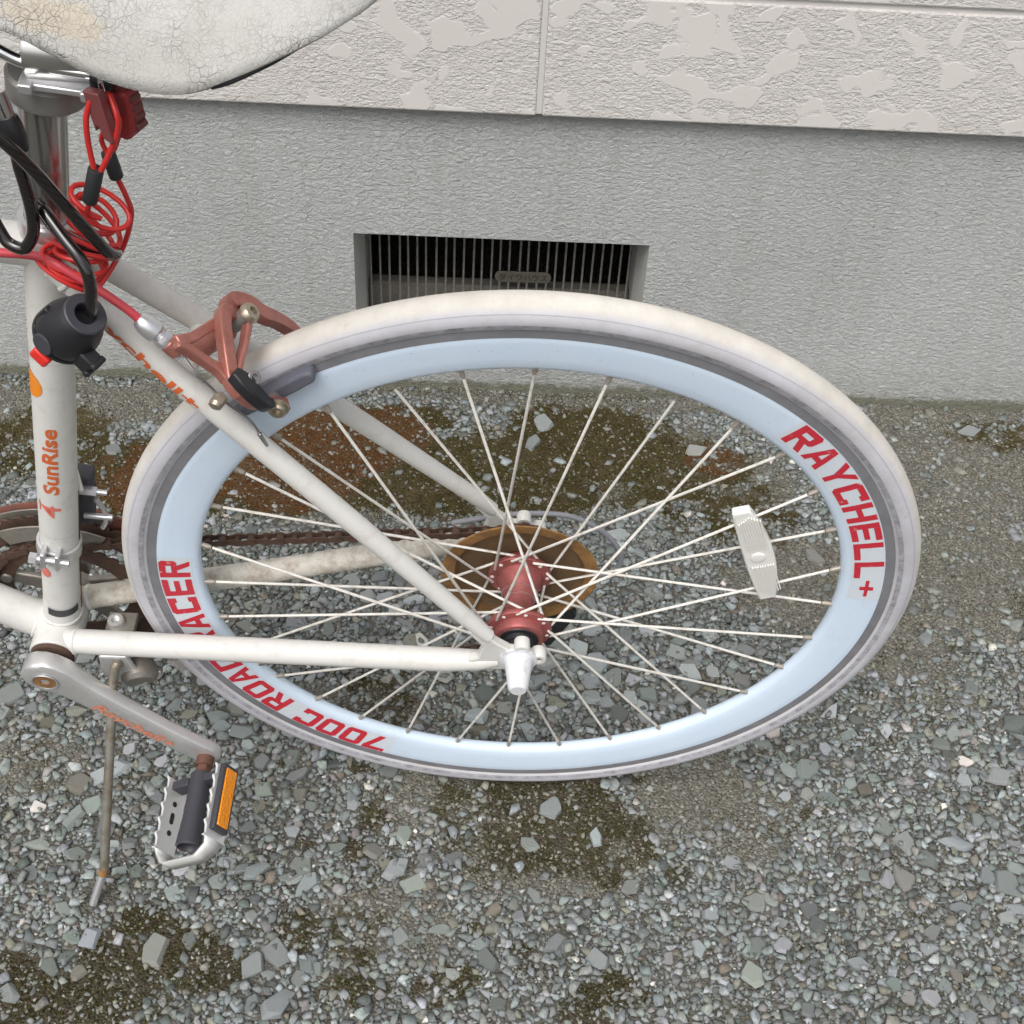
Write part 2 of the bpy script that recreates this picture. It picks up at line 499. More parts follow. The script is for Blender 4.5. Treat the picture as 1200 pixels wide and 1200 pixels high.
m_ground = Mat('packed_soil', (.15, .14, .11), .95, spec=.15)
def _ground():
    m = m_ground
    za = m.attr('zone')
    sp = m.n('ShaderNodeSeparateColor'); m.l(za.outputs['Color'], sp.inputs[0])
    n1 = m.noise(55, 6, .7); n2 = m.noise(420, 4, .65); n3 = m.noise(11, 4, .6)
    soil = m.mix(n2, (.06, .055, .044), (.25, .23, .185))
    grey = m.mix(n2, (.075, .072, .06), (.31, .295, .25))
    base = m.mix(m.bw(n3, .38, .62), soil, grey)
    vor = m.voro(330, 'F1', None, 'Color')
    v2 = m.n('ShaderNodeSeparateColor'); m.l(vor, v2.inputs[0])
    grit = m.ramp(v2.outputs[0], [(0, (.07, .07, .06)), (.5, (.17, .165, .145)), (.8, (.25, .25, .23)), (.93, (.30, .29, .25)), (1, (.5, .49, .45))])
    base = m.mix(.55, base, grit)
    gap_shade = m.mix(n2, (.035, .034, .030), (.15, .145, .128))      # shade in the gaps between stones, painted into the soil colour
    base = m.mix(m.math('MULTIPLY', m.math('SUBTRACT', 1.0, sp.outputs[2]), .55), base, gap_shade)
    rust = m.mix(n1, (.055, .022, .008), (.15, .062, .020))
    grn = m.mix(n1, (.030, .024, .010), (.075, .060, .022))
    grn = m.mix(m.bw(m.noise(36, 5, .7), .45, .62), grn, (.058, .056, .014))
    rust = m.mix(za.outputs['Alpha'], grn, rust)
    rust = m.mix(.35, rust, m.mix(v2.outputs[1], (.03, .018, .008), (.19, .12, .05)))
    base = m.mix(m.math('MULTIPLY', sp.outputs[0], .9), base, rust)
    dk = m.mix(n2, (.024, .020, .011), (.085, .066, .042))
    dk = m.mix(m.bw(n1, .45, .62), dk, (.040, .042, .010))
    dk = m.mix(.35, dk, m.mix(v2.outputs[1], (.03, .024, .014), (.17, .14, .10)))
    base = m.mix(m.math('MULTIPLY', sp.outputs[1], .88), base, dk)
    ol = m.bw(m.noise(17, 5, .65), .57, .72)
    base = m.mix(m.math('MULTIPLY', ol, .45), base, (.12, .115, .045))
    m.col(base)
    d1 = m.voro(330, 'F1')
    h = m.math('ADD', m.math('MULTIPLY', n2, .8), m.math('MULTIPLY', d1, -1.1))
    m.bump(h, .9, .0035)
_ground()

def axis_pts(lo, hi, step, far0, far1):
    a = list(np.arange(lo, hi + 1e-6, step))
    l, s = [], step
    x = lo
    while x > far0:
        s *= 1.35; x -= s; l.append(x)
    r, s = [], step
    x = a[-1]
    while x < far1:
        s *= 1.35; x += s; r.append(x)
    return np.array(l[::-1] + a + r)

def build_ground():
    xs = axis_pts(-1.1, 1.1, .006, -30, 30); ys = axis_pts(-.6, .79, .006, -30, 6)
    X, Y = np.meshgrid(xs, ys)
    Z = height(X, Y)
    nx, ny = len(xs), len(ys)
    co = np.stack([X.ravel(), Y.ravel(), Z.ravel()], 1).astype(np.float32)
    idx = np.arange(nx * ny).reshape(ny, nx)
    q = np.stack([idx[:-1, :-1], idx[:-1, 1:], idx[1:, 1:], idx[1:, :-1]], -1).reshape(-1, 4)
    me = bpy.data.meshes.new('ground')
    me.vertices.add(len(co)); me.vertices.foreach_set('co', co.ravel())
    me.loops.add(q.size); me.loops.foreach_set('vertex_index', q.ravel().astype(np.int32))
    me.polygons.add(len(q)); me.polygons.foreach_set('loop_start', (np.arange(len(q)) * 4).astype(np.int32))
    me.polygons.foreach_set('use_smooth', np.ones(len(q), bool))
    me.update(calc_edges=True); me.validate()
    at = me.attributes.new('zone', 'FLOAT_COLOR', 'POINT')
    c = np.zeros((len(co), 4), np.float32)
    c[:, 0] = field(RUST, co[:, 0], co[:, 1]); c[:, 1] = field(DARK, co[:, 0], co[:, 1])
    c[:, 2] = field(FINE, co[:, 0], co[:, 1]); c[:, 3] = field(RED, co[:, 0], co[:, 1])
    at.data.foreach_set('color', c.ravel())
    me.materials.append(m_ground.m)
    o = link('ground', me)
    o['kind'] = 'structure'
    o['label'] = 'packed gravel ground with moss patches along the house wall'
    return o
ground = build_ground()

def stone_mat(name, obj_color):
    m = Mat(name, (.2, .22, .22), .78, spec=.3)
    if obj_color:
        oi = m.n('ShaderNodeObjectInfo'); c = oi.outputs['Color']
    else:
        c = m.attr('tint').outputs['Color']
    g = m.noise(260, 4, .65); g2 = m.noise(85, 4, .7, 1.5)
    k = m.math('ADD', m.math('MULTIPLY', g, .75), m.math('MULTIPLY', g2, .75))
    mul = m.n('ShaderNodeMix'); mul.data_type = 'RGBA'; mul.blend_type = 'MULTIPLY'
    mul.inputs[0].default_value = 1.0
    kk = m.ramp(k, [(.50, (.50, .50, .49)), (.74, (.95, .95, .95)), (.95, (1.25, 1.25, 1.24))])
    m.l(c, mul.inputs[6]); m.l(kk, mul.inputs[7])
    # a dusting of soil on the hollows of the surface
    m.col(m.mix(m.math('MULTIPLY', m.bw(m.noise(38, 4, .6), .52, .72), .38), mul.outputs[2], (.17, .162, .125)))
    m.bump(m.noise(330, 4, .7), .35, .0012)
    return m
m_stone = stone_mat('slate_stone', True)
m_gravel = stone_mat('slate_gravel', False)

def stone_shape(npts, seed, chip=.0):
    """convex angular chip inside a unit box, triangulated"""
    r = np.random.default_rng(seed)
    ns = npts // 2
    an = (np.arange(ns) + r.uniform(-.40, .40, ns)) / ns * 2 * math.pi
    rr = r.uniform(.62, 1.0, ns)
    k = r.uniform(.66, .98, ns); sh = r.uniform(-.14, .14, 2)
    lo = np.stack([rr * np.cos(an), rr * np.sin(an), r.uniform(-1, -.3, ns)], 1)
    hi = np.stack([rr * k * np.cos(an) + sh[0], rr * k * np.sin(an) + sh[1], np.full(ns, 0.)], 1)
    tl = r.normal(0, .30, 2)
    hi[:, 2] = .72 + hi[:, 0] * tl[0] + hi[:, 1] * tl[1]
    p = np.concatenate([lo, hi])
    if npts % 2: p = np.concatenate([p, [[r.uniform(-.3, .3), r.uniform(-.3, .3), .95]]])
    p /= np.abs(p).max(0)
    bm = bmesh.new()
    for q in p: bm.verts.new(q)
    bmesh.ops.convex_hull(bm, input=bm.verts)
    loose = [v for v in bm.verts if not v.link_faces]
    bmesh.ops.delete(bm, geom=loose, context='VERTS')
    if chip:
        bmesh.ops.bevel(bm, geom=list(bm.edges), offset=chip, segments=1, affect='EDGES', profile=.5)
    bmesh.ops.triangulate(bm, faces=bm.faces)
    bm.verts.index_update()
    v = np.array([v.co[:] for v in bm.verts]); f = np.array([[x.index for x in g.verts] for g in bm.faces])
    bm.free()
    return v, f
SH_L = [stone_shape(10 + i % 3, 100 + i, .045) for i in range(18)]
SH_M = [stone_shape(8 + i % 4, 300 + i) for i in range(30)]
SH_S = [stone_shape(8, 500 + i) for i in range(16)]

PAL = np.array([(.232, .256, .252), (.185, .208, .202), (.285, .312, .315), (.13, .145, .14), (.355, .385, .395), (.225, .226, .19),
                (.18, .166, .135), (.24, .24, .228), (.62, .60, .55), (.262, .288, .268)])
PW = np.array([.25, .18, .17, .10, .09, .07, .03, .10, .006, .08]); PW /= PW.sum()

CAMP = np.array([-0.0434, -0.7605, 1.0877])
def view_xy(P):
    M = np.array(sc.camera.matrix_world)
    d = (P - CAMP) @ M[:3, :3]
    return d[:, 0] / -d[:, 2] * 1448 + 600, 600 - d[:, 1] / -d[:, 2] * 1448, -d[:, 2]

KEY_STONES = [(0.058, 0.685, 0.021, 0.017, 1.3), (0.043, 0.636, 0.018, 0.013, 1.2), (0.001, 0.592, 0.0125, 0.0095, .9), (0.274, 0.637, 0.020, 0.015, .6), (0.694, 0.705, 0.0197, 0.0125, 0.0), (-0.219, 0.051, 0.0163, 0.0085, 0.5), (-0.106, -0.062, 0.0188, 0.011, 0.6), (0.237, -0.167, 0.019, 0.0125, 1.57), (0.233, -0.207, 0.0105, 0.0060, 1.5), (-0.205, -0.207, 0.0185, 0.0160, 0.3), (-0.416, 0.046, 0.0249, 0.0100, 0.5), (-0.437, -0.013, 0.0164, 0.0112, 1.2), (-0.246, -0.068, 0.0151, 0.0115, 0.0), (-0.211, -0.076, 0.0134, 0.0105, 0.4), (-0.388, -0.145, 0.0122, 0.0103, 1.57), (0.027, -0.028, 0.0114, 0.0092, 0.0), (0.018, -0.055, 0.0089, 0.0077, 1.57), (0.357, -0.094, 0.0152, 0.0078, 1.3), (0.097, -0.022, 0.0155, 0.008, 1.8), (0.129, -0.076, 0.0125, 0.0086, 1.1), (0.473, -0.016, 0.02, 0.0094, 2.8), (0.457, -0.091, 0.0121, 0.0086, 0.0), (0.47, 0.213, 0.0122, 0.0083, 1.57), (0.527, 0.628, 0.013, 0.0100, 2.7), (-0.342, 0.18, 0.0179, 0.0150, 1.0), (-0.485, 0.207, 0.0213, 0.0130, 0.4), (0.11, 0.218, 0.0215, 0.0180, 0.0), (0.167, 0.175, 0.0159, 0.0121, 2.6), (0.103, 0.273, 0.0187, 0.0141, 0.3), (0.066, 0.244, 0.0143, 0.0114, 0.0), (-0.029, 0.136, 0.0173, 0.0138, 0.2), (-0.07, 0.198, 0.0158, 0.0124, 2.8), (-0.169, 0.319, 0.0148, 0.0126, 1.57), (-0.13, 0.351, 0.0152, 0.0118, 1.2)]

def scatter():
    X0, X1, Y0, Y1, C = -1.05, 1.05, -.50, .764, .0012
    W_, H_ = int((X1 - X0) / C), int((Y1 - Y0) / C)
    occ = np.zeros((H_, W_), bool)
    rnd = np.random.default_rng(5)
    out = []
    def masks(x, y):
        return field(RUST, x, y), field(DARK, x, y), field(FINE, x, y), field(BIG, x, y)
    #        r0     r1    tries  base  big  fine  moss  overlap
    classes = [(.0130, .0200, 3600, .032, .62, .010, .005, .82),
               (.0085, .0130, 15000, .25, .95, .030, .008, .76),
               (.0056, .0085, 36000, .90, .95, .06, .015, .70),
               (.0036, .0056, 100000, .97, .90, .10, .022, .64),
               (.0022, .0036, 190000, .97, .85, .36, .06, .60),
               (.0013, .0022, 110000, .50, .30, .70, .14, .6)]
    def mark(x_, y_, a, b, t_, ov):
        c_, s_ = math.cos(t_), math.sin(t_)
        ix, iy = int((x_ - X0) / C), int((y_ - Y0) / C); k = int(a / C) + 1
        ya, yb, xa, xb = max(iy - k, 0), min(iy + k + 1, H_), max(ix - k, 0), min(ix + k + 1, W_)
        gy, gx = np.ogrid[ya:yb, xa:xb]
        dx = (gx + .5) * C + X0 - x_; dy = (gy + .5) * C + Y0 - y_
        u = (dx * c_ + dy * s_) / (a * ov); v = (-dx * s_ + dy * c_) / (b * ov)
        occ[ya:yb, xa:xb] |= (u * u + v * v) < 1
    for (x_, y_, a, b, t_) in KEY_STONES:
        mark(x_, y_, a, b, t_, .95); out.append((x_, y_, a, b, t_, 2))
    for (r0, r1, N, pb_, pbig, pf, pm, ov) in classes:
        x = rnd.uniform(X0, X1, N); y = rnd.uniform(Y0, Y1, N)
        ru, dk, fi, bi = masks(x, y)
        p = pb_ * (1 - bi) + pbig * bi
        p = p * (1 - fi) + pf * fi
        mo = np.maximum(ru, dk)
        p = p * (1 - mo) + pm * mo * np.where(dk > ru, 3.0, 1.0)
        keep = rnd.random(N) < p
        x, y = x[keep], y[keep]
        r = r0 * (r1 / r0) ** rnd.random(len(x))
        as_ = rnd.uniform(.5, .95, len(x)); th = rnd.uniform(0, 2 * math.pi, len(x))
        for i in range(len(x)):
            ix, iy = int((x[i] - X0) / C), int((y[i] - Y0) / C)
            if occ[min(iy, H_ - 1), min(ix, W_ - 1)]: continue
            a = r[i]; b = a * as_[i]; c_, s_ = math.cos(th[i]), math.sin(th[i])
            bad = False
            for (tx, ty) in ((.5, 0), (-.5, 0), (0, .5), (0, -.5)):
                qx = int((x[i] + tx * a * c_ - ty * b * s_ - X0) / C); qy = int((y[i] + tx * a * s_ + ty * b * c_ - Y0) / C)
                if 0 <= qx < W_ and 0 <= qy < H_ and occ[qy, qx]: bad = True; break
            if bad: continue
            k = int(a / C) + 1
            ya, yb, xa, xb = max(iy - k, 0), min(iy + k + 1, H_), max(ix - k, 0), min(ix + k + 1, W_)
            gy, gx = np.ogrid[ya:yb, xa:xb]
            dx = (gx + .5) * C + X0 - x[i]; dy = (gy + .5) * C + Y0 - y[i]
            u = (dx * c_ + dy * s_) / (a * ov); v = (-dx * s_ + dy * c_) / (b * ov)
            occ[ya:yb, xa:xb] |= (u * u + v * v) < 1
            out.append((x[i], y[i], a, b, th[i], 0))
    base = len(out)
    # a second, looser layer lying on the first one
    N = 30000
    x = rnd.uniform(X0, X1, N); y = rnd.uniform(Y0, Y1, N)
    ru, dk, fi, bi = masks(x, y)
    p = (.28 + .25 * bi) * (1 - .93 * fi) * (1 - .95 * np.maximum(ru, dk))
    keep = rnd.random(N) < p
    for xx, yy in zip(x[keep], y[keep]):
        a = .0028 * (.0085 / .0028) ** (rnd.random() ** 1.8)
        out.append((xx, yy, a, a * rnd.uniform(.5, .9), rnd.uniform(0, 6.28), 1))
    return np.array(out)

def place_stones():
    S = scatter()
    # keep clear of the tyre's contact patch and of the kickstand's foot
    S = S[~((np.abs(S[:, 0]) < .055) & (np.abs(S[:, 1] - .057) < .012 + .5 * S[:, 2]))]
    S = S[~(np.hypot(S[:, 0] + .391, S[:, 1] + .10) < .007 + S[:, 2])]
    n = len(S)
    rnd = np.random.default_rng(21)
    z = height(S[:, 0], S[:, 1])
    a, b = S[:, 2], S[:, 3]
    c = a * rnd.uniform(.24, .50, n) * np.interp(a, [.006, .011], [1.0, .62])
    z = z + c * rnd.uniform(-.15, .45, n) + np.where(S[:, 5] == 1, c * .8 + .0018, 0) + np.where(S[:, 5] == 2, c * .2, 0)
    tilt = np.where(S[:, 5] == 1, .30, .15)
    tx = rnd.normal(0, 1, n) * tilt; ty = rnd.normal(0, 1, n) * tilt
    ci = rnd.choice(len(PAL), n, p=PW)
    key = S[:, 5] == 2
    ci = np.where(key, np.array([2, 0, 4, 9])[np.arange(n) % 4], ci)
    small = a < .0036
    ci = np.where(small & (rnd.random(n) < .026), 8, ci)
    col = PAL[ci] * rnd.uniform(.72, 1.2, (n, 1)) * rnd.uniform(.96, 1.04, (n, 3))
    fi = field(FINE, S[:, 0], S[:, 1]); mo = np.maximum(field(RUST, S[:, 0], S[:, 1]), field(DARK, S[:, 0], S[:, 1]))
    k = ((~key) * np.clip(.7 * fi + .5 * mo, 0, .75) * np.clip((.0075 - a) / .004, .15, 1))[:, None]
    col = col * (1 - k) + k * np.array([.175, .16, .12]) * rnd.uniform(.6, 1.5, (n, 1))
    px, py, dz = view_xy(np.stack([S[:, 0], S[:, 1], z], 1))
    inv = (px > 5) & (px < 1195) & (py > 430) & (py < 1195)
    score = np.where(inv, a * np.sqrt(b / a) / dz, 0)
    top = np.argsort(-score)[:300]
    # rotation matrices
    ct, st = np.cos(S[:, 4]), np.sin(S[:, 4])
    Rz = np.zeros((n, 3, 3)); Rz[:, 0, 0] = ct; Rz[:, 0, 1] = -st; Rz[:, 1, 0] = st; Rz[:, 1, 1] = ct; Rz[:, 2, 2] = 1
    Rx = np.zeros((n, 3, 3)); Rx[:, 0, 0] = 1; Rx[:, 1, 1] = np.cos(tx); Rx[:, 1, 2] = -np.sin(tx); Rx[:, 2, 1] = np.sin(tx); Rx[:, 2, 2] = np.cos(tx)
    Ry = np.zeros((n, 3, 3)); Ry[:, 1, 1] = 1; Ry[:, 0, 0] = np.cos(ty); Ry[:, 0, 2] = np.sin(ty); Ry[:, 2, 0] = -np.sin(ty); Ry[:, 2, 2] = np.cos(ty)
    RM = Rx @ Ry @ Rz
    # the 300 that show largest: one object each, sharing a few meshes
    meshes = []
    for v, f in SH_L:
        me = bpy.data.meshes.new('stone')
        me.from_pydata([tuple(x) for x in v], [], [tuple(int(t) for t in x) for x in f])
        me.materials.append(m_stone.m)
        meshes.append(me)
    istop = np.zeros(n, bool); istop[top] = True
    for k, i in enumerate(top):
        o = bpy.data.objects.new('stone', meshes[k % len(meshes)])
        COL.objects.link(o)
        o.parent = ground
        M = Matrix(RM[i].tolist()).to_4x4() @ Matrix.Diagonal((a[i], b[i], c[i], 1))
        M.translation = (S[i, 0], S[i, 1], z[i])
        o.matrix_local = M
        o.color = (*[float(t) for t in np.clip(col[i], 0, 1)], 1)
    # everything smaller: one mesh
    VV, FF, CC = [], [], []
    off = 0
    rest = np.where(~istop)[0]
    shp = rnd.integers(0, 1000, n)
    for kind, SH, sel in ((0, SH_M, rest[a[rest] >= .0030]), (1, SH_S, rest[a[rest] < .0030])):
        for s_i, (v, f) in enumerate(SH):
            ids = sel[shp[sel] % len(SH) == s_i]
            if not len(ids): continue
            sc3 = np.stack([a[ids], b[ids], c[ids] * (1.25 if kind else 1)], 1)
            P = v[None] * sc3[:, None, :]
            P = np.einsum('nij,nvj->nvi', RM[ids], P) + np.stack([S[ids, 0], S[ids, 1], z[ids]], 1)[:, None, :]
            VV.append(P.reshape(-1, 3))
            FF.append((f[None] + (np.arange(len(ids)) * len(v))[:, None, None]).reshape(-1, 3) + off)
            CC.append(np.repeat(col[ids], len(v), 0))
            off += len(ids) * len(v)
    o = tri_mesh('gravel', np.concatenate(VV), np.concatenate(FF), np.concatenate(CC), m_gravel.m)
    o['kind'] = 'stuff'
    o['label'] = 'grey-green slate gravel chips covering the ground'
    o['category'] = 'gravel'
    print('stones', n, 'gravel tris', sum(len(f) for f in FF))

def tri_mesh(name, co, f, col, mat):
    me = bpy.data.meshes.new(name)
    me.vertices.add(len(co)); me.vertices.foreach_set('co', co.astype(np.float32).ravel())
    me.loops.add(f.size); me.loops.foreach_set('vertex_index', f.ravel().astype(np.int32))
    me.polygons.add(len(f)); me.polygons.foreach_set('loop_start', (np.arange(len(f)) * 3).astype(np.int32))
    me.update(calc_edges=True)
    at = me.attributes.new('tint', 'FLOAT_COLOR', 'POINT')
    c4 = np.ones((len(co), 4), np.float32); c4[:, :3] = col
    at.data.foreach_set('color', c4.ravel())
    me.materials.append(mat)
    return link(name, me)
place_stones()

m_moss = Mat('moss', (.06, .06, .02), .9, spec=.1)
m_moss.col(m_moss.attr('tint').outputs['Color'])
def build_moss():
    rnd = np.random.default_rng(33)
    N = 560000
    x = rnd.uniform(-1.0, 1.0, N); y = rnd.uniform(-.45, .762, N)
    ru, dk = field(RUST, x, y), field(DARK, x, y)
    n = fbm(x, y, 70, 3)
    wl = np.exp(-((y - .76) / .012) ** 2) * (fbm(x, y, 9, 2) > .5)
    p = np.maximum.reduce([ru * np.clip((n - .36) * 5, 0, 1) * .85, dk * np.clip((n - .40) * 5, 0, 1), wl * .6, np.clip((fbm(x + 7, y, 30, 4) - .60) * 6, 0, 1) * .55 * (y < .45)])
    keep = rnd.random(N) < p
    x, y, ru, dk = x[keep], y[keep], ru[keep], dk[keep]
    n = len(x)
    z = height(x, y)
    h = rnd.uniform(.0012, .0034, n); w_ = rnd.uniform(.0006, .0012, n)
    th = rnd.uniform(0, 6.28, n)
    lx, ly = rnd.normal(0, .0011, n), rnd.normal(0, .0011, n)
    P = np.zeros((n, 4, 3))
    for k in range(3):
        P[:, k, 0] = x + w_ * np.cos(th + k * 2.094); P[:, k, 1] = y + w_ * np.sin(th + k * 2.094); P[:, k, 2] = z - .0005
    P[:, 3, 0] = x + lx; P[:, 3, 1] = y + ly; P[:, 3, 2] = z + h
    F = np.array([(0, 1, 3), (1, 2, 3), (2, 0, 3)])
    f = (F[None] + (np.arange(n) * 4)[:, None, None]).reshape(-1, 3)
    rc = np.array([(.115, .045, .014), (.08, .032, .010), (.09, .055, .016), (.15, .062, .020)])[rnd.integers(0, 4, n)]
    dc = np.array([(.045, .047, .010), (.030, .028, .009), (.065, .066, .016), (.036, .026, .012)])[rnd.integers(0, 4, n)]
    k = np.where((dk > ru) | (ru < .05), 1, 0)[:, None]
    patch = (1 - field(RED, x, y))[:, None]
    rc = rc * (1 - patch) + dc * 1.15 * patch
    c = (rc * (1 - k) + dc * k) * rnd.uniform(.7, 1.35, (n, 1))
    o = tri_mesh('moss', P.reshape(-1, 3), f, np.repeat(c, 4, 0), m_moss.m)
    o['kind'] = 'stuff'; o['label'] = 'rust-brown and olive moss growing in patches on the gravel'; o['category'] = 'moss'
    print('moss', n)
build_moss()

# ------------------------------------------------------------------ bicycle materials
def speck_paint(name, c, dirt, amt, rough=.38, lo=.52, hi=.72, sc_=60, spec=.5):
    m = Mat(name, c, rough, spec=spec)
    a = m.bw(m.noise(sc_, 6, .7), lo, hi)
    b = m.bw(m.noise(sc_ * 7, 3, .6), .60, .72)
    k = m.math('MULTIPLY', m.math('MAXIMUM', a, m.math('MULTIPLY', b, .6)), amt)
    m.col(m.mix(k, c, dirt))
    m.rgh(m.math('ADD', m.math('MULTIPLY', k, .35), rough))
    m.bump(m.noise(sc_ * 3, 4, .6), .05, .001)
    return m
m_white = speck_paint('cream_white_paint', (.65, .645, .615), (.36, .31, .24), .30, .46)
m_white_dirty = speck_paint('dirty_white_paint', (.60, .575, .51), (.24, .17, .11), .62, .6, .44, .66, 75)
m_rim = Mat('rim_pale_blue_white', (.68, .76, .84), .36, spec=.5)
def _rim():
    m = m_rim
    k = m.bw(m.noise(14, 5, .65), .35, .75)
    c = m.mix(k, (.66, .785, .93), (.70, .815, .945))
    s = m.bw(m.noise(260, 3, .6), .67, .74)
    c = m.mix(m.math('MULTIPLY', s, .4), c, (.34, .34, .33))
    g = m.bw(m.noise(19, 7, .8), .55, .75)
    c = m.mix(m.math('MULTIPLY', g, .22), c, (.45, .45, .43))
    m.col(c)
    m.bump(m.noise(45, 3, .5), .06, .001)
_rim()
m_track = Mat('brake_track_grey', (.26, .262, .285), .55, .35)
m_track.bump(m_track.noise(500, 3, .6), .12, .0006)
m_track.col(m_track.mix(m_track.bw(m_track.noise(30, 5, .7), .4, .75), (.25, .252, .275), (.33, .33, .35)))
m_lip = Mat('rim_lip_silver', (.68, .68, .70), .35, .8)
m_tyre = Mat('white_tyre_rubber', (.68, .66, .61), .68, spec=.3)
def _tyre():
    m = m_tyre
    sep = m.n('ShaderNodeSeparateXYZ'); m.l(m.coord(), sep.inputs[0])
    az = m.math('ABSOLUTE', sep.outputs[2])
    side = m.ramp(az, [(.0090, (0, 0, 0)), (.0108, (1, 1, 1))])
    cream = m.mix(m.bw(m.noise(28, 6, .7), .38, .72), (.66, .635, .59), (.55, .52, .465))
    lav = m.mix(m.bw(m.noise(22, 6, .7), .4, .75), (.57, .57, .615), (.46, .45, .475))
    c = m.mix(side, cream, lav)
    dirt = m.bw(m.noise(90, 5, .75), .60, .78)
    c = m.mix(m.math('MULTIPLY', dirt, .40), c, (.33, .28, .22))
    scuff = m.bw(m.noise(9, 6, .75), .50, .70)
    c = m.mix(m.math('MULTIPLY', scuff, .28), c, (.42, .37, .30))
    m.col(c)
    m.bump(m.noise(300, 4, .6), .12, .0008)
_tyre()
m_groove = Mat('tyre_crease', (.40, .40, .44), .8)
m_bead = Mat('tyre_bead_grimy', (.26, .26, .30), .75)
m_bead.col(m_bead.mix(m_bead.bw(m_bead.noise(90, 6, .8), .38, .68), (.46, .46, .51), (.20, .195, .20)))
m_spoke = Mat('white_spoke', (.72, .70, .65), .4)
m_spoke.col(m_spoke.mix(m_spoke.bw(m_spoke.noise(120, 4, .7), .5, .75), (.74, .72, .67), (.50, .46, .40)))
m_nip = Mat('nipple_brass_dull', (.40, .36, .31), .5, .4)
m_hub = Mat('hub_red_anodised', (.33, .075, .075), .48, .45)
m_hub.col(m_hub.mix(m_hub.bw(m_hub.noise(90, 5, .7), .4, .72), (.42, .125, .12), (.24, .085, .07)))
m_rust = Mat('rusty_steel', (.22, .12, .05), .8, .1)
def _rust():
    m = m_rust
    n = m.noise(55, 6, .7, .5)
    m.col(m.ramp(n, [(.25, (.11, .06, .03)), (.5, (.25, .13, .045)), (.75, (.38, .21, .065))]))
    m.bump(m.noise(200, 4, .6), .4, .0012)
_rust()
m_rustdish = Mat('dull_rusty_dish', (.11, .07, .04), .8, .15)
m_rustdish.col(m_rustdish.mix(m_rustdish.noise(60, 6, .7), (.085, .055, .033), (.23, .14, .065)))
m_rustbrown = Mat('rust_brown_spindle', (.15, .07, .05), .6, .3)
m_rustdark = Mat('dark_rusty_steel', (.085, .055, .04), .75, .3)
m_rustdark.col(m_rustdark.mix(m_rustdark.noise(110, 5, .7), (.03, .024, .022), (.17, .095, .065)))
m_ringred = Mat('chain_guard_red_brown', (.20, .06, .045), .55)
m_ringred.col(m_ringred.mix(m_ringred.bw(m_ringred.noise(45, 6, .7), .35, .7), (.25, .075, .055), (.11, .07, .055)))
m_chrome = Mat('bright_chrome', (.78, .79, .80), .16, 1.0)
m_alu = Mat('brushed_aluminium', (.66, .655, .65), .38, .6)
def _alu():
    m = m_alu
    k = m.bw(m.noise(35, 5, .7), .35, .75)
    m.col(m.mix(k, (.68, .675, .665), (.54, .535, .53)))
    m.rgh(m.math('ADD', m.math('MULTIPLY', k, .15), .3))
    sp = m.noise(400, 3, .6)
    m.bump(sp, .08, .0006)
_alu()
m_post = Mat('worn_seat_post', (.50, .50, .49), .28, .9)
def _post():
    m = m_post
    k = m.bw(m.noise(260, 3, .65), .66, .72)
    c = m.mix(k, (.50, .50, .49), (.80, .79, .76))
    m.col(c)
    m.rgh(m.math('ADD', m.math('MULTIPLY', m.noise(40, 4, .6), .25), .12))
_post()
m_satin = Mat('satin_steel', (.62, .62, .61), .27, .95)
m_greyclamp = Mat('matte_grey_alloy', (.27, .265, .25), .5, .55)
m_black = Mat('black_plastic', (.018, .018, .021), .42, spec=.4)
m_black.bump(m_black.noise(400, 3, .5), .06, .0005)
m_blackgrey = Mat('dark_grey_plastic', (.045, .045, .055), .5)
m_pad = Mat('brake_pad_grey', (.115, .12, .15), .6)
m_rose = Mat('rose_copper_paint', (.40, .16, .13), .36, .45)
m_rose.col(m_rose.mix(m_rose.bw(m_rose.noise(70, 5, .65), .4, .75), (.45, .185, .15), (.32, .125, .10)))
m_brass = Mat('yellow_zinc_bolt', (.46, .41, .32), .38, .85)
m_cable = Mat('steel_cable', (.35, .35, .36), .4, .9)
m_redsleeve = Mat('red_cable_housing', (.52, .045, .06), .45)
m_redsleeve.col(m_redsleeve.mix(m_redsleeve.bw(m_redsleeve.noise(50, 4, .6), .35, .7), (.55, .05, .07), (.43, .05, .06)))
m_redcoil = Mat('red_coil_sleeve', (.56, .028, .025), .38)
m_redlock = Mat('red_padlock_shell', (.33, .035, .04), .5)
m_decal = Mat('red_decal', (.60, .028, .05), .45)
def _decal():
    m = m_decal
    k = m.bw(m.noise(160, 4, .6), .64, .70)
    m.col(m.mix(k, (.60, .028, .05), (.70, .40, .38)))
_decal()
m_orange = Mat('orange_red_decal', (.62, .13, .035), .45)
m_orangedot = Mat('orange_dot', (.80, .25, .012), .45)
m_pinkdot = Mat('faded_red_dot', (.68, .17, .13), .5)
m_foil = Mat('decal_foil', (.69, .75, .81), .33)
m_foil.bump(m_foil.noise(120, 4, .6, 1.5), .25, .0012)
m_stick_dark = Mat('dark_sticker', (.04, .04, .045), .5)
m_stick_edge = Mat('silver_sticker_edge', (.55, .55, .55), .4)
m_amber = Mat('amber_reflector', (.85, .28, .008), .25)
m_amber.bump(m_amber.voro(420, 'F1'), .6, .0012)
m_clear = Mat('clear_reflector', (.93, .92, .88), .22)
def _clear():
    m = m_clear
    m.set('Transmission Weight', .15)
    m.bump(m.voro(420, 'F1'), .3, .0008)
_clear()
m_saddle = Mat('cracked_white_vinyl', (.70, .69, .65), .8, spec=.2)
